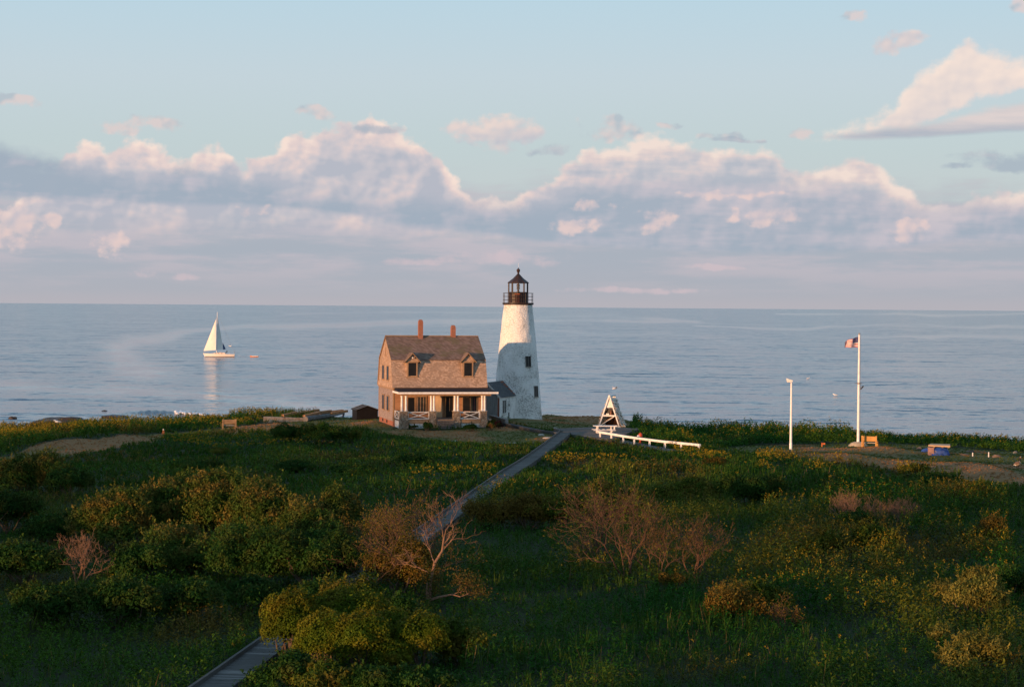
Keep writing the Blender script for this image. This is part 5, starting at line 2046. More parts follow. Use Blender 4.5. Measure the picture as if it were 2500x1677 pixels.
# ================================================================ vegetation
def leaf_material(name, rough=.6, trans=.25):
    m, nt, b, out = new_mat(name)
    n = nt.nodes.new('ShaderNodeAttribute')
    n.attribute_name = 'leaf_tint'
    c = E(n.outputs['Color'])
    nt.links.new(c.s, b.inputs['Base Color'])
    b.inputs['Roughness'].default_value = rough
    b.inputs['Specular IOR Level'].default_value = .05
    t = nt.nodes.new('ShaderNodeBsdfTranslucent')
    nt.links.new(c.s, t.inputs['Color'])
    mx = nt.nodes.new('ShaderNodeMixShader')
    mx.inputs[0].default_value = trans
    nt.links.new(b.outputs[0], mx.inputs[1])
    nt.links.new(t.outputs[0], mx.inputs[2])
    nt.links.new(mx.outputs[0], out.inputs[0])
    return m


M['leaf'] = leaf_material('foliage')
M['bark'] = plain('grey_brown_bark', (.16, .115, .085), (.09, .065, .05), .9, 6.0)
M['bark_red'] = plain('bare_reddish_twigs', (.135, .075, .046), (.085, .048, .03), .9, 5.0)
M['bark_pale'] = plain('bleached_bark', (.25, .145, .09), (.17, .095, .062), .9, 5.0)


def unit(v):
    return v / np.maximum(np.linalg.norm(v, axis=-1, keepdims=True), 1e-9)


def leaf_quads(P, N, T, L, Wd, bend=.12):
    """diamond leaves: centre P, facing N, growing along T"""
    T = unit(T - N * (T * N).sum(-1, keepdims=True))
    B = np.cross(N, T)
    L, Wd = L[:, None], Wd[:, None]
    v = np.stack([P - T * L * .5, P + B * Wd * .5 + N * L * bend * .5, P + T * L * .5 - N * L * bend, P - B * Wd * .5 + N * L * bend * .5], 1)
    return v.reshape(-1, 3)


def leaf_mesh(name, co, col):
    n = len(co) // 4
    me = np_mesh(name, co, np.arange(n * 4).reshape(n, 4))
    at_ = me.attributes.new('leaf_tint', 'FLOAT_COLOR', 'POINT')
    c4 = np.ones((n * 4, 4), np.float32)
    c4[:, :3] = np.repeat(col, 4, 0)
    at_.data.foreach_set('color', c4.ravel())
    return me


STYLES = {
    # leaf length, width, cover, colours, shoots, up bias
    'thicket': (.13, .055, 1.7, ((.036, .078, .012), (.090, .110, .020), (.185, .130, .030)), 1.1, .55),
    'round': (.075, .045, 2.3, ((.060, .095, .007), (.100, .120, .009), (.130, .115, .011)), .12, .35),
    'sage': (.12, .035, 1.4, ((.13, .140, .028), (.23, .195, .042), (.11, .115, .022)), 1.4, .6),
    'bay': (.11, .055, 1.6, ((.052, .092, .011), (.120, .122, .016), (.105, .088, .016)), .7, .5),
    'dark': (.12, .055, 1.5, ((.018, .058, .010), (.038, .080, .013), (.058, .074, .015)), .6, .5),
    'rust': (.10, .045, 1.0, ((.110, .080, .015), (.150, .092, .018), (.080, .090, .013)), .7, .5),
    'maroon': (.08, .05, 2.0, ((.07, .018, .022), (.04, .016, .016), (.03, .04, .015)), .1, .4),
    'garden': (.09, .05, 1.5, ((.05, .065, .018), (.26, .17, .02), (.20, .07, .03)), .2, .5),
}


def crown_leaves(w, h, style, rs, depth=None, bare=0.0, lobes=None):
    ll, lw, cover, cols, shoots, upb = STYLES[style]
    depth = depth or w * .85
    nl = lobes or int(np.clip(6 + w * 2.2, 6, 22))
    C, R = [], []
    for i in range(nl):
        a = rs.rand() * 2 * pi
        r = sqrt(rs.rand()) * .62
        lr = rs.uniform(.24, .40) if style != 'round' else rs.uniform(.26, .36)
        zz = rs.uniform(.30, .74) * (1 - .45 * r)
        C.append((cos(a) * r * w / 2 * 1.15, sin(a) * r * depth / 2 * 1.15, zz * h))
        R.append((lr * w * .62, lr * depth * .62, min(lr * h * 1.05, h - zz * h + .02)))
    if style == 'round':
        C[0], R[0] = (0, 0, h * .46), (w * .46, depth * .46, h * .53)
        for i in range(1, nl):
            a = 2 * pi * i / (nl - 1) + rs.rand()
            k = rs.uniform(.16, .30)
            C[i] = (cos(a) * w * k, sin(a) * depth * k, h * rs.uniform(.40, .72))
            R[i] = (w * .24, depth * .24, h * .25)
    C, R = np.array(C), np.array(R)
    area = (R[:, 0] * R[:, 2] + R[:, 1] * R[:, 2] + R[:, 0] * R[:, 1]) / 3 * 4 * pi
    n = (area * cover / (ll * lw * .5) * .42).astype(int)
    n = np.clip(n, 40, 6000)
    idx = np.repeat(np.arange(nl), n)
    N = len(idx)
    d = rs.normal(size=(N, 3))
    d[:, 2] = np.where(d[:, 2] < -.25, -d[:, 2] * .6, d[:, 2])
    d = unit(d)
    # knobbly surface: gaps and tufts
    kn = fbm(d[:, 0] * 2.3 + idx * 3.1, d[:, 1] * 2.3 + d[:, 2] * 1.9 + idx, 1.0, 3)
    rad = 1 - .42 * rs.rand(N) ** 2.2 + (kn - .5) * (.55 if style != 'round' else .42)
    P = C[idx] + d * R[idx] * rad[:, None]
    P[:, 2] = np.maximum(P[:, 2], .04 * h * rs.rand(N) + .02)
    Nn = unit(d + rs.normal(size=(N, 3)) * .65 + np.array([0, 0, .25]))
    T = unit(rs.normal(size=(N, 3)) * .7 + d * .6 + np.array([0, 0, upb]))
    if shoots:
        # sprays: upright shoots with leaves along them
        ns = int(shoots * area.sum() * 5.0)
        j = rs.randint(N, size=ns)
        j = j[d[j, 2] > -.05]
        K = 9
        jj = np.repeat(j, K)
        tt = np.tile((np.arange(K) + .5) / K, len(j))
        sd = unit(d[j] * .75 + np.array([0, 0, .85]) + rs.normal(size=(len(j), 3)) * .25)
        sl = rs.uniform(.18, .5, len(j)) * min(1.0, .35 + h * .25)
        bendv = np.stack([sd[:, 0], sd[:, 1], sd[:, 2] * 0 - .15], -1)
        q = P[jj] + (np.repeat(sd, K, 0) * tt[:, None] + np.repeat(bendv, K, 0) * (tt ** 2 * .3)[:, None]) * np.repeat(sl, K)[:, None] + rs.normal(size=(len(jj), 3)) * .02
        P = np.concatenate([P, q])
        Nn = np.concatenate([Nn, unit(rs.normal(size=(len(jj), 3)) + np.repeat(d[j], K, 0) * .5)])
        T = np.concatenate([T, unit(np.repeat(sd, K, 0) + rs.normal(size=(len(jj), 3)) * .55)])
        idx = np.concatenate([idx, idx[jj]])
        N = len(P)
    sc = rs.uniform(.7, 1.3, N)
    co = leaf_quads(P, Nn, T, ll * sc, lw * sc)
    c = np.array(cols)
    t = fbm(P[:, 0] * 1.0 + 50, P[:, 1] + P[:, 2], .55, 2)
    k = np.clip(t * 1.7 - .35 + rs.normal(size=N) * .16, 0, 1)
    col = np.where(k[:, None] < .5, c[0] + (c[1] - c[0]) * (k[:, None] * 2), c[1] + (c[2] - c[1]) * (k[:, None] * 2 - 1))
    lt = (rs.rand(nl) * .5 + .75)[idx]
    col = col * (lt * rs.uniform(.75, 1.25, N))[:, None]
    return co, col, C


GROUPS = {'thicket': 'leafy shrubs of the thickets', 'round': 'domes of the rounded clump', 'sage': 'pale shrubs at the right', 'bay': 'olive shrubs of the heath',
          'dark': 'dark low shrubs of the heath', 'rust': 'orange-tinged shrubs of the heath'}


def shrub(px, py, w, h, style, label, seed, cat='shrub', name=None, group=None, depth=None, pos=None, lobes=None):
    rs = np.random.RandomState(seed)
    g = pos if pos is not None else ground(px, py)
    name = name or {'thicket': 'thicket_shrub', 'round': 'rounded_shrub', 'sage': 'pale_shrub', 'bay': 'bayberry_shrub', 'dark': 'low_shrub', 'rust': 'rusty_shrub'}.get(style, 'shrub')
    o = empty(name, g)
    tag(o, label, cat, group or GROUPS.get(style))
    co, col, C = crown_leaves(w, h, style, rs, depth, lobes=lobes)
    c = link('crown', leaf_mesh('crown', co, col), M['leaf'])
    c.parent = o
    mb = MB()
    for x, y, z in C:
        b = Vector((x * .12, y * .12, -.15))
        e = Vector((x, y, z))
        m = b.lerp(e, .5) + Vector((rs.normal() * .06 * w, rs.normal() * .06 * w, .05 * h))
        mb.tube([b, m, e], [.022 + .008 * h, .016 + .005 * h, .006], 5)
    t = mb.build('trunk', M['bark'])
    t.parent = o
    return o


def bare_shrub(px, py, h, spread, label, seed, mat='bark_red', stems=5, lean=(0, 0), leaf=None, nleaf=0, cat='bare shrub', twig=1.0, pos=None, up=.9, name='bare_shrub'):
    """leafless shrub: stems that fork again and again into fine twigs"""
    rs = np.random.RandomState(seed)
    g = pos if pos is not None else ground(px, py)
    o = empty(name, g)
    tag(o, label, cat, 'bare shrubs of the heath')
    mb, tips = MB(), []

    def grow(p, d, L, r, lv):
        n = 3
        pts, rad = [Vector(p)], [r]
        dd = Vector(d)
        for i in range(n):
            dd = (dd + Vector(rs.normal(size=3)) * .20 + Vector((0, 0, .06))).normalized()
            pts.append(pts[-1] + dd * L / n)
            rad.append(max(r * (1 - .4 * (i + 1) / n), .0035))
        mb.tube(pts, rad, 5 if lv < 2 else 3, cap=False)
        if lv >= 5 or L < .06:
            tips.append(pts[-1])
            return
        k = 3 if rs.rand() < (.55 if lv < 3 else .4) else 2
        for j in range(k + (1 if lv == 1 else 0)):
            t = rs.uniform(.45, 1.0) if j else 1.0
            i = min(int(t * n), n - 1)
            q = pts[i].lerp(pts[i + 1], t * n - i)
            nd = (dd + Vector(rs.normal(size=3)) * .55 + Vector((lean[0] * .15, lean[1] * .15, .22 * up))).normalized()
            grow(q, nd, L * rs.uniform(.58, .82), max(rad[i] * .66, .004 * twig), lv + 1)
    for s in range(stems):
        a = 2 * pi * s / stems + rs.uniform(-.5, .5)
        k = spread / h * .55
        d = Vector((cos(a) * k + lean[0], sin(a) * k * .8 + lean[1], 1.0)).normalized()
        grow(Vector((cos(a) * .08, sin(a) * .08, -.1)), d, h * .36 * rs.uniform(.8, 1.15), (.018 + .007 * h) * rs.uniform(.7, 1.1), 0)
    t = mb.build('branches', M[mat], fix=False)
    t.parent = o
    if leaf and nleaf:
        tp = np.array([tuple(v) for v in tips])
        P = tp[rs.randint(len(tp), size=nleaf)] + rs.normal(size=(nleaf, 3)) * .10
        ll, lw, cover, cols, _, _ = STYLES[leaf]
        N = unit(rs.normal(size=(nleaf, 3)) + np.array([0, 0, .4]))
        T = unit(rs.normal(size=(nleaf, 3)) + np.array([0, 0, .3]))
        sc = rs.uniform(.6, 1.1, nleaf)
        co = leaf_quads(P, N, T, ll * sc, lw * sc)
        col = np.array(cols)[rs.randint(3, size=nleaf)] * rs.uniform(.8, 1.3, (nleaf, 1))
        c = link('foliage', leaf_mesh('foliage', co, col), M['leaf'])
        c.parent = o
    return o


# ---------------------------------------------------------------- ground cover
YELLOW = [
    ([(-80, 1092), (0, 1088), (0, 1050), (150, 1048), (300, 1040), (480, 1022), (560, 1010), (650, 1000), (740, 1002), (640, 1033), (520, 1045), (400, 1055),
      (290, 1059), (170, 1066), (100, 1076), (40, 1100)], .62),
    ([(400, 1086), (470, 1072), (560, 1066), (700, 1058), (840, 1060), (850, 1086), (700, 1096), (520, 1099)], .60),
    ([(1845, 1098), (1960, 1094), (2060, 1120), (2080, 1150), (1990, 1166), (1850, 1166)], .75),
    ([(2180, 1152), (2240, 1138), (2300, 1150), (2280, 1176), (2190, 1180)], .7),
    ([(1100, 1285), (1180, 1220), (1250, 1205), (1400, 1215), (1400, 1265), (1250, 1295)], .30),
    ([(1880, 1250), (2040, 1200), (2460, 1230), (2470, 1480), (2330, 1520), (2050, 1530), (1780, 1450)], .12),
    ([(1600, 1092), (1740, 1086), (1790, 1130), (1700, 1132)], .45),
    ([(1540, 1030), (2600, 1075), (2600, 1100), (1980, 1082), (1740, 1085), (1560, 1060)], .22),
    ([(1340, 1395), (1480, 1395), (1480, 1425), (1340, 1425)], .22),
    ([(1000, 1165), (1210, 1145), (1210, 1160), (1000, 1182)], .4),
    ([(1330, 1120), (1560, 1110), (1560, 1130), (1330, 1142)], .35),
]


def seg_dist(X, Y, pts):
    d = np.full(X.shape, 1e9)
    for (x1, y1), (x2, y2) in zip(pts[:-1], pts[1:]):
        dx, dy = x2 - x1, y2 - y1
        t = np.clip(((X - x1) * dx + (Y - y1) * dy) / (dx * dx + dy * dy), 0, 1)
        d = np.minimum(d, np.hypot(X - x1 - t * dx, Y - y1 - t * dy))
    return d


def build_cover():
    rs = np.random.RandomState(12)
    zones = [(38, 62, 15), (62, 80, 13), (80, 110, 10), (110, 150, 7.5), (150, 216, 6.5)]
    A0, A1 = -.33, .33
    Xs, Ys = [], []
    for y0, y1, den in zones:
        n = int((A1 - A0) / 2 * (y1 * y1 - y0 * y0) * den)
        y = np.sqrt(rs.uniform(y0 * y0, y1 * y1, n))
        Xs.append(rs.uniform(A0, A1, n) * y)
        Ys.append(y)
    X, Y = np.concatenate(Xs), np.concatenate(Ys)
    yc = np.interp(X / Y, _ca, _cyc)
    keep = Y < yc + 7
    keep &= seg_dist(X, Y, WALK) > .72
    keep &= seg_dist(X, Y, SPUR) > .8
    keep &= seg_dist(X, Y, RAMP) > 1.0
    keep &= ~in_poly(X, Y, LAND)
    c, s = cos(radians(13)), sin(radians(13))
    hx, hy = (X + 10.6) * c + (Y - 178.3) * s, -(X + 10.6) * s + (Y - 178.3) * c
    keep &= ~((hx > -.3) & (hx < 8.9) & (hy > -4.7) & (hy < 8.3))
    keep &= ~((np.abs(X + .3) < 3.4) & (Y > 185) & (Y < 198))
    keep &= np.hypot(X + 14.15, Y - 193.6) > 1.9
    X, Y = X[keep], Y[keep]
    Z = terrain(X, Y)
    px, py = to_px(X, Y, Z)
    lawn = lawn_mask(px, py)
    yc = np.interp(X / Y, _ca, _cyc)
    n = len(X)
    big = fbm(X, Y * .6, 7.0, 3)
    mid = fbm(X + 90, Y * .7, 2.2, 3)
    yel = np.full(n, .006)
    for poly, p in YELLOW:
        m = in_poly(px, py, poly)
        yel = np.where(m, p, yel)
    yel = yel * np.clip((mid - .36) * 6.0, 0.03, 1.6)
    flower = (rs.rand(n) < yel * 1.35) & ~lawn
    # height of the growth
    H = .30 + .40 * np.clip((mid - .3) * 1.8, 0, 1) + .30 * np.clip((big - .45) * 3, 0, 1)
    band = in_poly(px, py, YELLOW[0][0])
    H = np.where(band, (.85 + .25 * mid) * np.interp(px, [470, 550], [1, .42]), H)
    coast = (Y > 158) & (px > 1540) & ~lawn
    H = np.where(coast, np.where(px > 2080, .40, .45) + np.where(px > 2080, .55, 1.1) * np.clip((mid - .25) * 1.5, 0, 1) * (.5 + big), H)
    rim = (Y > yc - 7) & (px > 560) & (px < 900)
    H = np.where(rim, .45 + .6 * mid, H)
    H = np.where((Y > 120) & (Y < 170) & ~coast & ~band, H * .85, H)
    tall = in_poly(px, py, YELLOW[5][0]) | in_poly(px, py, YELLOW[4][0]) | in_poly(px, py, YELLOW[3][0])
    H = np.where(tall, H + .28 + .35 * np.clip((mid - .35) * 2, 0, 1), H)
    east = (px > 1130) & (py > 1140)
    H = np.where(east, H + .5 * np.clip((fbm(X - 60, Y * .6, 3.6, 3) - .48) * 5, 0, 1), H)
    H = H * rs.uniform(.65, 1.2, n)
    H = np.where(lawn, rs.uniform(.03, .09, n), H)
    kindv = np.where(lawn, 2, np.where((rs.rand(n) < np.where(Y > 105, .30, .08) + np.where(Y > 105, .5, .25) * np.clip((.5 - big) * 4, 0, 1)) & ~flower & ~coast & ~tall, 1, 0))   # 0 leafy stem, 1 grass, 2 turf
    far = Y > 112

    # ---- leafy stems
    def stems(sel, K, ls, ws):
        i = np.repeat(np.nonzero(sel)[0], K)
        N = len(i)
        k = np.tile(np.arange(K), sel.sum())
        t = (k + rs.rand(N)) / K
        t = .12 + .86 * t
        az = rs.rand(N) * 2 * pi
        out = np.stack([np.cos(az), np.sin(az), np.zeros(N)], -1)
        hh = H[i]
        l = ls * (.55 + .6 * hh) * (1.15 - .55 * t) * rs.uniform(.75, 1.25, N)
        P = np.stack([X[i], Y[i], Z[i]], -1) + out * (l * .45 + .04 * hh * rs.rand(N))[:, None]
        lean = (fbm(X, Y, 3.3, 2)[i] - .5) * .35
        P[:, 0] += lean * hh * t
        P[:, 2] += hh * t
        T = unit(out * .8 + np.array([0, 0, .75]) + rs.normal(size=(N, 3)) * .25)
        Nn = unit(np.array([0, 0, 1.0]) - out * .55 + rs.normal(size=(N, 3)) * .35)
        co = leaf_quads(P, Nn, T, l, l * ws)
        g0, g1, g2_ = np.array([.019, .084, .009]), np.array([.062, .122, .012]), np.array([.150, .088, .020])
        g1 = np.where((tall | (east & (H > .75)))[i][:, None], np.array([.135, .130, .016]), g1)  # taller clumps get a sunlit olive in the leaf colour itself
        q = np.clip((big[i] - .3) * 1.9 + rs.normal(size=N) * .12, 0, 1)[:, None]
        col = g0 + (g1 - g0) * q
        rust = np.clip((fbm(X + 400, Y * .7, 5.0, 2)[i] - .60) * 6, 0, 1)[:, None] * .8
        col = col + (g2_ - col) * rust
        col = col * rs.uniform(.7, 1.35, (N, 1))
        return co, col

    def plumes(sel, K):
        i = np.repeat(np.nonzero(sel)[0], K)
        N = len(i)
        az = rs.rand(N) * 2 * pi
        out = np.stack([np.cos(az), np.sin(az), np.zeros(N)], -1)
        l = rs.uniform(.035, .075, N) * np.where(far[i], 1.45, 1.0)
        P = np.stack([X[i], Y[i], Z[i] + H[i] * rs.uniform(.88, 1.06, N)], -1) + out * (rs.rand(N) * .09)[:, None]
        lean = (fbm(X, Y, 3.3, 2)[i] - .5) * .35
        P[:, 0] += lean * H[i]
        T = unit(out * .6 + np.array([0, 0, .8]))
        Nn = unit(out * .7 + np.array([0, 0, .35]) + rs.normal(size=(N, 3)) * .4)
        co = leaf_quads(P, Nn, T, l, l * .55)
        col = np.array([.33, .245, .020]) * rs.uniform(.45, 1.15, (N, 1)) * np.array([1, 1, 1]) + np.array([.03, 0, 0]) * rs.rand(N, 1)
        return co, col

    def blades(sel, K, wd):
        i = np.repeat(np.nonzero(sel)[0], K)
        N = len(i)
        az = rs.rand(N) * 2 * pi
        out = np.stack([np.cos(az), np.sin(az), np.zeros(N)], -1)
        l = H[i] * rs.uniform(.6, 1.15, N)
        T = unit(out * rs.uniform(.1, .55, (N, 1)) + np.array([0, 0, 1.0]))
        P = np.stack([X[i], Y[i], Z[i]], -1) + out * .05 + T * (l * .5)[:, None]
        Nn = unit(out + rs.normal(size=(N, 3)) * .5)
        co = leaf_quads(P, Nn, T, l, np.full(N, wd) * np.where(far[i], 1.8, 1.0), bend=.06)
        q = np.clip(big[i] * 1.4 - .2 + rs.normal(size=N) * .15, 0, 1)[:, None]
        col = np.array([.022, .072, .009]) + (np.array([.078, .112, .016]) - np.array([.022, .072, .009])) * q
        lwn = lawn[i][:, None]
        dr = parched_sunlit(X, Y)[i][:, None]
        col = np.where(lwn, np.array([.075, .105, .020]) + (np.array([.34, .17, .07]) - np.array([.075, .105, .020])) * dr, col)  # turf blades carry the same dryness and painted sun warmth
        dry = (rs.rand(N, 1) < .07)
        col = np.where(dry, np.array([.16, .11, .05]), col) * rs.uniform(.7, 1.3, (N, 1))
        return co, col

    leafy = (kindv == 0)
    a = stems(leafy & ~far, 11, .17, .36)
    b = stems(leafy & far & ~coast, 6, .27, .45)
    o = link('meadow_plants', leaf_mesh('meadow_plants', np.concatenate([a[0], b[0]]), np.concatenate([a[1], b[1]])), M['leaf'])
    kind(o, 'stuff')
    a = stems(leafy & coast, 11, .25, .5)
    kind(link('coastal_scrub', leaf_mesh('coastal_scrub', *a), M['leaf']), 'stuff')
    a = plumes(flower & ~far, 9)
    b = plumes(flower & far, 7)
    kind(link('yellow_flowers', leaf_mesh('yellow_flowers', np.concatenate([a[0], b[0]]), np.concatenate([a[1], b[1]])), M['leaf']), 'stuff')
    a = blades((kindv == 1) & ~far, 10, .022)
    b = blades((kindv == 1) & far, 7, .03)
    kind(link('meadow_grass', leaf_mesh('meadow_grass', np.concatenate([a[0], b[0]]), np.concatenate([a[1], b[1]])), M['leaf']), 'stuff')
    a = blades(kindv == 2, 9, .028)
    kind(link('turf_grass', leaf_mesh('turf_grass', *a), M['leaf']), 'stuff')


build_cover()

# ---------------------------------------------------------------- shrubs, each a thing
# (px, py, width m, height m, style, label)
SHRUBS = [
    # the big thicket on the left
    (290, 1352, 4.4, 2.9, 'thicket', 'tall leafy shrub at the left end of the big thicket'),
    (420, 1335, 4.6, 3.3, 'thicket', 'tall sunlit shrub left of the middle of the big thicket'),
    (550, 1335, 4.8, 3.5, 'thicket', 'highest shrub in the middle of the big thicket'),
    (670, 1345, 4.6, 3.3, 'thicket', 'broad shrub right of the middle of the big thicket, pale shoots on top'),
    (785, 1360, 4.0, 3.4, 'thicket', 'tall brownish-tipped shrub at the right end of the big thicket'),
    (470, 1415, 4.2, 2.5, 'thicket', 'lower olive shrub in front of the middle of the big thicket'),
    (620, 1430, 4.2, 2.5, 'dark', 'lower dark shrub in front of the right half of the big thicket'),
    (770, 1445, 3.8, 2.6, 'dark', 'dark shrub below the right end of the big thicket, beside the orange bush'),
    (340, 1430, 3.0, 1.8, 'dark', 'dark low shrub just right of the leafless pinkish bush'),
    # the dark mass at the far left
    (60, 1205, 4.2, 2.7, 'thicket', 'tall brown-green shrub at the far left edge below the bare hills'),
    (170, 1215, 3.2, 2.0, 'dark', 'dark shrub next to the tall one at the far left edge'),
    (20, 1300, 3.6, 2.2, 'dark', 'dark shrub cut by the left edge of the picture, halfway down'),
    (140, 1330, 3.4, 1.9, 'dark', 'dark green shrub behind the leafless pinkish bush'),
    (60, 1430, 3.2, 1.9, 'dark', 'shaded shrub at the left edge, left of the leafless pinkish bush'),
    (110, 1530, 3.0, 1.7, 'dark', 'shaded rounded shrub near the lower left corner'),
    (290, 1530, 3.0, 1.7, 'dark', 'shaded shrub straight below the leafless pinkish bush'),
    (450, 1520, 2.8, 1.6, 'dark', 'shaded shrub left of the near end of the boardwalk'),
    (590, 1500, 2.4, 1.4, 'dark', 'small shaded shrub beside the boardwalk, left of the rounded bushes'),
    # rounded bushes in front
    (712, 1630, 1.9, 2.45, 'round', 'tall domed dense bush at the left of the rounded clump'),
    (850, 1604, 2.9, 2.35, 'round', 'broad dense dome at the back of the rounded clump'),
    (858, 1592, 1.9, 2.65, 'bay', 'looser bush topping the back of the rounded clump'),
    (788, 1648, 1.8, 2.0, 'round', 'dense dome in the front left of the rounded clump'),
    (880, 1648, 2.15, 1.95, 'round', 'dense dome in the front middle of the rounded clump'),
    (958, 1624, 1.45, 1.75, 'round', 'narrow dome between the middle and the yellow-green one of the rounded clump'),
    (1026, 1634, 2.05, 1.75, 'round', 'brightest yellow-green dome at the right of the rounded clump'),
    (955, 1652, 1.4, 1.1, 'round', 'smallest dome, low in the front of the rounded clump'),
    (1118, 1622, 1.9, 1.5, 'bay', 'dull brownish bush at the right end of the rounded clump'),
    (985, 1545, 1.7, 1.5, 'dark', 'dark bush wedged behind the rounded clump, below the pale trunk'),
    (770, 1520, 2.2, 1.7, 'dark', 'dark loose bush behind the left of the rounded clump, hiding the boardwalk'),
    (975, 1458, 3.0, 2.9, 'rust', 'orange-leaved thin bush behind the rounded clump'),
    (700, 1690, 2.2, 1.25, 'dark', 'low leafy bush at the bottom edge beside the boardwalk'),
    (800, 1700, 2.2, 1.05, 'bay', 'low leafy bush at the bottom edge below the front left dome'),
    (920, 1700, 2.4, 1.0, 'dark', 'low leafy bush at the bottom edge below the smallest dome'),
    (1050, 1700, 2.2, .85, 'dark', 'low dark bush at the bottom edge below the yellow-green dome'),
    # right foreground
    (2372, 1512, 2.85, 1.75, 'sage', 'broad spreading yellow-green shrub at the right, above the pale one'),
    (2372, 1640, 2.25, 1.25, 'sage', 'pale feathery shrub in the lower right corner'),
    (2295, 1580, 1.3, .9, 'sage', 'thin wispy shrub left of the pale feathery one'),
    (1675, 1236, 3.8, 1.75, 'bay', 'olive mounded shrub on the left of the dark mound right of the boardwalk'),
    (1822, 1242, 4.0, 2.1, 'dark', 'dark rounded shrub on the right of the mound below the yellow patch'),
    (1510, 1275, 3.0, 2.3, 'bay', 'leafy shrub behind the tops of the reddish bare shrubs'),
    (2025, 1372, 2.4, 1.6, 'bay', 'small flat-topped tree-like shrub left of the dark-centred one at the right'),
    (2130, 1368, 2.5, 2.0, 'bay', 'dark-centred shrub below the pinkish bare stems'),
    (2090, 1300, 2.2, 1.1, 'dark', 'dark flat shrub under the pinkish bare stems'),
    (2410, 1335, 2.4, 1.6, 'rust', 'brownish shrub near the right edge, above the broad yellow-green one'),
    (2260, 1192, 4.0, 1.05, 'dark', 'long low shrub strip below the turf at the right'),
    (2390, 1228, 2.8, 1.3, 'bay', 'low olive shrub right of the long strip near the right edge'),
    (1790, 1525, 2.5, 1.55, 'rust', 'orange-tinged shrub in the middle of the right foreground'),
    (1860, 1495, 2.2, 1.4, 'bay', 'loose shrub behind the orange-tinged one'),
    (1640, 1440, 1.2, .8, 'rust', 'small rusty bush at the foot of the reddish bare shrubs'),
    (2480, 1470, 2.6, 1.5, 'dark', 'dark shrub cut by the right edge behind the broad yellow-green one'),
    (2235, 1160, 2.2, .85, 'bay', 'low yellow-tinged shrub below the flagpole turf'),
    (1742, 1150, 1.6, 1.0, 'rust', 'brown bush at the edge of the dark hollow below the white rail'),
    (1375, 1288, 3.6, 1.9, 'bay', 'spreading olive bush right of the orange-topped ones by the boardwalk'),
    (1285, 1292, 3.2, 1.85, 'rust', 'larger orange-topped bush, second from the boardwalk'),
    (1190, 1292, 2.6, 1.6, 'rust', 'smaller orange-topped bush, nearest to the right side of the boardwalk'),
    # meadow
    (700, 1078, 3.0, 1.5, 'dark', 'dark bush in front of the broken white wall'),
    (790, 1084, 3.6, 1.8, 'dark', 'largest dark bush on the bank left of the house'),
    (850, 1080, 2.2, 1.2, 'bay', 'loose olive bush right of the largest dark one, near the house'),
    (535, 1114, 1.8, .7, 'bay', 'small yellowish bush alone in the meadow below the brown bench'),
    (470, 1150, 4.0, .9, 'dark', 'long dark patch of low shrub in the left meadow'),
    (720, 1150, 3.2, .8, 'dark', 'dark low shrub in the meadow below the house bank'),
    (1010, 1138, 3.0, .9, 'dark', 'dark low shrub in the meadow left of the boardwalk'),
    (860, 1158, 3.2, .7, 'dark', 'flat dark shrub between the meadow shrubs left of the boardwalk'),
    # by the porch
    (1043, 1051, 1.3, .75, 'dark', 'dark bush against the left lattice of the porch', ),
    (1150, 1052, 1.5, .65, 'dark', 'dark bush against the right lattice of the porch'),
    (1216, 1046, .95, .75, 'maroon', 'maroon-topped bush in front of the low concrete wall'),
    (1196, 1050, 1.0, .8, 'garden', 'flowering garden bush right of the porch corner'),
    (1008, 1046, .9, .35, 'dark', 'small dark plant at the left stone pier of the porch'),
]
for i, (px, py, w, h, st, lb) in enumerate(SHRUBS):
    shrub(px, py, w, h, st, lb, 100 + i, lobes=(9 if st == 'round' else None))

bare_shrub(192, 1432, 2.1, 2.6, 'leafless pinkish bush on thin stems in the dark left foreground', 31, 'bark_pale', 5, (.16, 0))
bare_shrub(1005, 1452, 4.3, 2.9, 'fan-shaped half bare shrub with orange leaves left of the pale twisted trunk', 32, 'bark_red', 6, (-.22, 0), 'rust', 2200)
bare_shrub(935, 1425, 3.3, 2.6, 'orange-leaved bush at the back left of the fan-shaped shrub', 41, 'bark_red', 5, (-.15, .1), 'rust', 4500)
bare_shrub(1478, 1395, 4.4, 2.6, 'largest reddish bare shrub, its branches spreading to the left', 33, 'bark_red', 6, (-.15, 0), 'bay', 1050, twig=1.2)
bare_shrub(1528, 1420, 4.0, 1.9, 'tall reddish bare shrub in the middle of the bare group', 34, 'bark_red', 5, (.0, .1), 'bay', 750, twig=1.2)
bare_shrub(1604, 1418, 2.7, 1.6, 'rounded fan of bare reddish twigs right of the tall bare shrub', 35, 'bark_red', 5, (.02, 0), 'rust', 600)
bare_shrub(1696, 1416, 2.9, 1.1, 'slim bare shrub with upright stems, at the right of the bare group', 36, 'bark_red', 5, (.02, 0), 'rust', 600, up=1.4)
bare_shrub(1440, 1390, 1.5, 1.8, 'low bare bush leaning left out of the bare group', 42, 'bark_pale', 3, (-.55, 0), 'rust', 360)
bare_shrub(2072, 1288, 1.9, 1.3, 'dense upright pinkish bare stems in the right meadow, the left clump', 37, 'bark_pale', 9, (-.05, 0), up=1.8)
bare_shrub(2142, 1286, 1.5, .8, 'small clump of pinkish bare stems between the two larger ones', 38, 'bark_pale', 6, (0, 0), up=1.8)
bare_shrub(2198, 1288, 1.7, 1.1, 'upright pinkish bare stems in the right meadow, the right clump', 39, 'bark_pale', 7, (.05, 0), up=1.8)
bare_shrub(1915, 1536, 1.2, 1.2, 'small bare-stemmed bush right of the orange-tinged shrub', 40, 'bark_red', 4, (.05, 0), 'rust', 500)


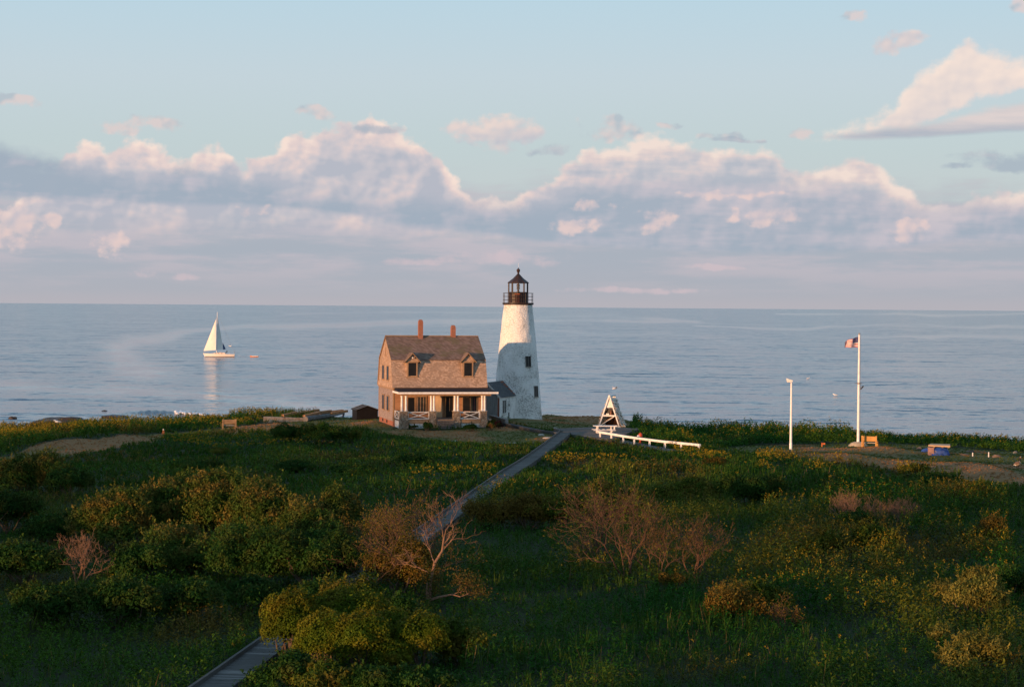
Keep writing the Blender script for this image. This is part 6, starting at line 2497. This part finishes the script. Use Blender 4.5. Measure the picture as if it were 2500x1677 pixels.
def twisted_tree():
    g = ground(1048, 1482)
    o = empty('dying_tree', g)
    tag(o, 'small dying tree with a pale twisted trunk and bare crown over the boardwalk', 'tree')
    k = g.y / FPX

    def q(px, py, dy=0.0):
        return Vector(((px - 1048) * k, dy, (1482 - py) * k))
    mb = MB()
    mb.tube([q(1048, 1490), q(1047, 1462), q(1050, 1440), q(1052, 1410, .1), q(1060, 1375, .15), q(1078, 1345, .2), q(1082, 1315, .2)], [.08, .07, .055, .05, .05, .04, .032], 8)
    mb.tube([q(1047, 1468), q(1042, 1445, -.1), q(1043, 1420, -.2)], [.06, .05, .03], 6)
    mb.tube([q(1050, 1464), q(1068, 1456, -.2), q(1090, 1450, -.3), q(1105, 1447, -.3), q(1125, 1452, -.35)], [.06, .045, .04, .032, .02], 6)
    rs = np.random.RandomState(5)

    def twig(p, d, L, r, lv, acc):
        pts = [p]
        for i in range(3):
            d = (d + Vector(rs.normal(size=3)) * .22).normalized()
            pts.append(pts[-1] + d * L / 3)
        mb.tube(pts, [r, r * .85, r * .7, r * .5], 5 if lv < 1 else 3, cap=False)
        acc.append(pts[-1])
        if lv < 4:
            for _ in range(3 if rs.rand() < .6 else 2):
                twig(pts[rs.randint(1, 4)], (d + Vector(rs.normal(size=3)) * .5 + Vector((0, 0, .25))).normalized(), L * .7, r * .62, lv + 1, acc)
    top, side = [], []
    for (px, py, dx, L) in ((1082, 1320, -.35, .9), (1082, 1316, .25, 1.0), (1080, 1330, .7, .6), (1078, 1345, .9, .8)):
        twig(q(px, py, .2), Vector((dx, .1, 1)).normalized(), L, .02, 0, top)
    for (px, py, dx, dz) in ((1060, 1375, -.8, 1.1), (1055, 1400, -.9, .7)):
        twig(q(px, py, .1), Vector((dx, .2, dz)).normalized(), .9, .025, 0, top)
    for (px, py) in ((1105, 1447), (1125, 1452)):
        twig(q(px, py, -.3), Vector((.9, -.1, .25)).normalized(), .45, .018, 0, side)
    t = mb.build('trunk', M['bark_pale'], fix=False)
    t.parent = o
    pts = np.array([tuple(v) for v in side])
    n = 1300
    P = pts[rs.randint(len(pts), size=n)] + rs.normal(size=(n, 3)) * np.array([.2, .2, .13])
    P2 = np.array([tuple(q(1055, 1425, .1))] * 1100) + rs.normal(size=(1100, 3)) * np.array([.22, .22, .34])
    P = np.concatenate([P, P2])
    n = len(P)
    N, T = unit(rs.normal(size=(n, 3)) + np.array([0, 0, .5])), unit(rs.normal(size=(n, 3)))
    sc = rs.uniform(.6, 1.1, n)
    col = np.array([[.06, .07, .018], [.13, .08, .022], [.10, .09, .02]])[rs.randint(3, size=n)] * rs.uniform(.7, 1.3, (n, 1))
    c = link('crown', leaf_mesh('crown', leaf_quads(P, N, T, .10 * sc, .045 * sc), col), M['leaf'])
    c.parent = o


twisted_tree()


# ---------------------------------------------------------------- unseen wood added to the west, its heights shaped to shade the heath
def build_shade_wood():
    rs = np.random.RandomState(77)
    s = np.array([-sin(SUN_AZ), -cos(SUN_AZ)])
    q = np.array([cos(SUN_AZ), -sin(SUN_AZ)])
    tt = [-165, -140, -136, -131, -119, -114, -108, -100, -88, -75, -66, -58, -48, -46, -38, -36, -24]
    hh = [3.8, 4.0, 4.8, 7.9, 7.9, 6.2, 5.6, 5.2, 5.0, 4.4, 3.4, 2.9, 2.7, 1.4, 1.4, 3.4, 3.4]
    CO, CL = [], []
    mb = MB()
    for t in np.arange(-165, -24, 2.6):
        p = s * (-1.6 + rs.uniform(-4, 4)) + q * (t + rs.uniform(-.8, .8))
        h = float(np.interp(t, tt, hh)) + rs.uniform(-.7, .25)
        z = float(terrain(p[0], p[1]))
        n = 420
        d = unit(rs.normal(size=(n, 3)))
        P = d * np.array([2.3, 2.3, h * .46]) * (1 - .5 * rs.rand(n, 1) ** 2)
        P += np.array([p[0], p[1], z + h * .55])
        CO.append(leaf_quads(P, unit(d + rs.normal(size=(n, 3)) * .8), unit(rs.normal(size=(n, 3))), rs.uniform(.5, .9, n), rs.uniform(.3, .5, n)))
        CL.append(np.tile(np.array([[.03, .055, .014]]), (n, 1)) * rs.uniform(.7, 1.4, (n, 1)))
        mb.tube([(p[0], p[1], z - .3), (p[0] + .1, p[1], z + h * .7)], [.16, .06], 6)
    o = kind(link('shade_wood', leaf_mesh('shade_wood', np.concatenate(CO), np.concatenate(CL)), M['leaf']), 'stuff')
    t = mb.build('trunks', M['bark'])
    t.parent = o
    kind(t, 'stuff')


build_shade_wood()
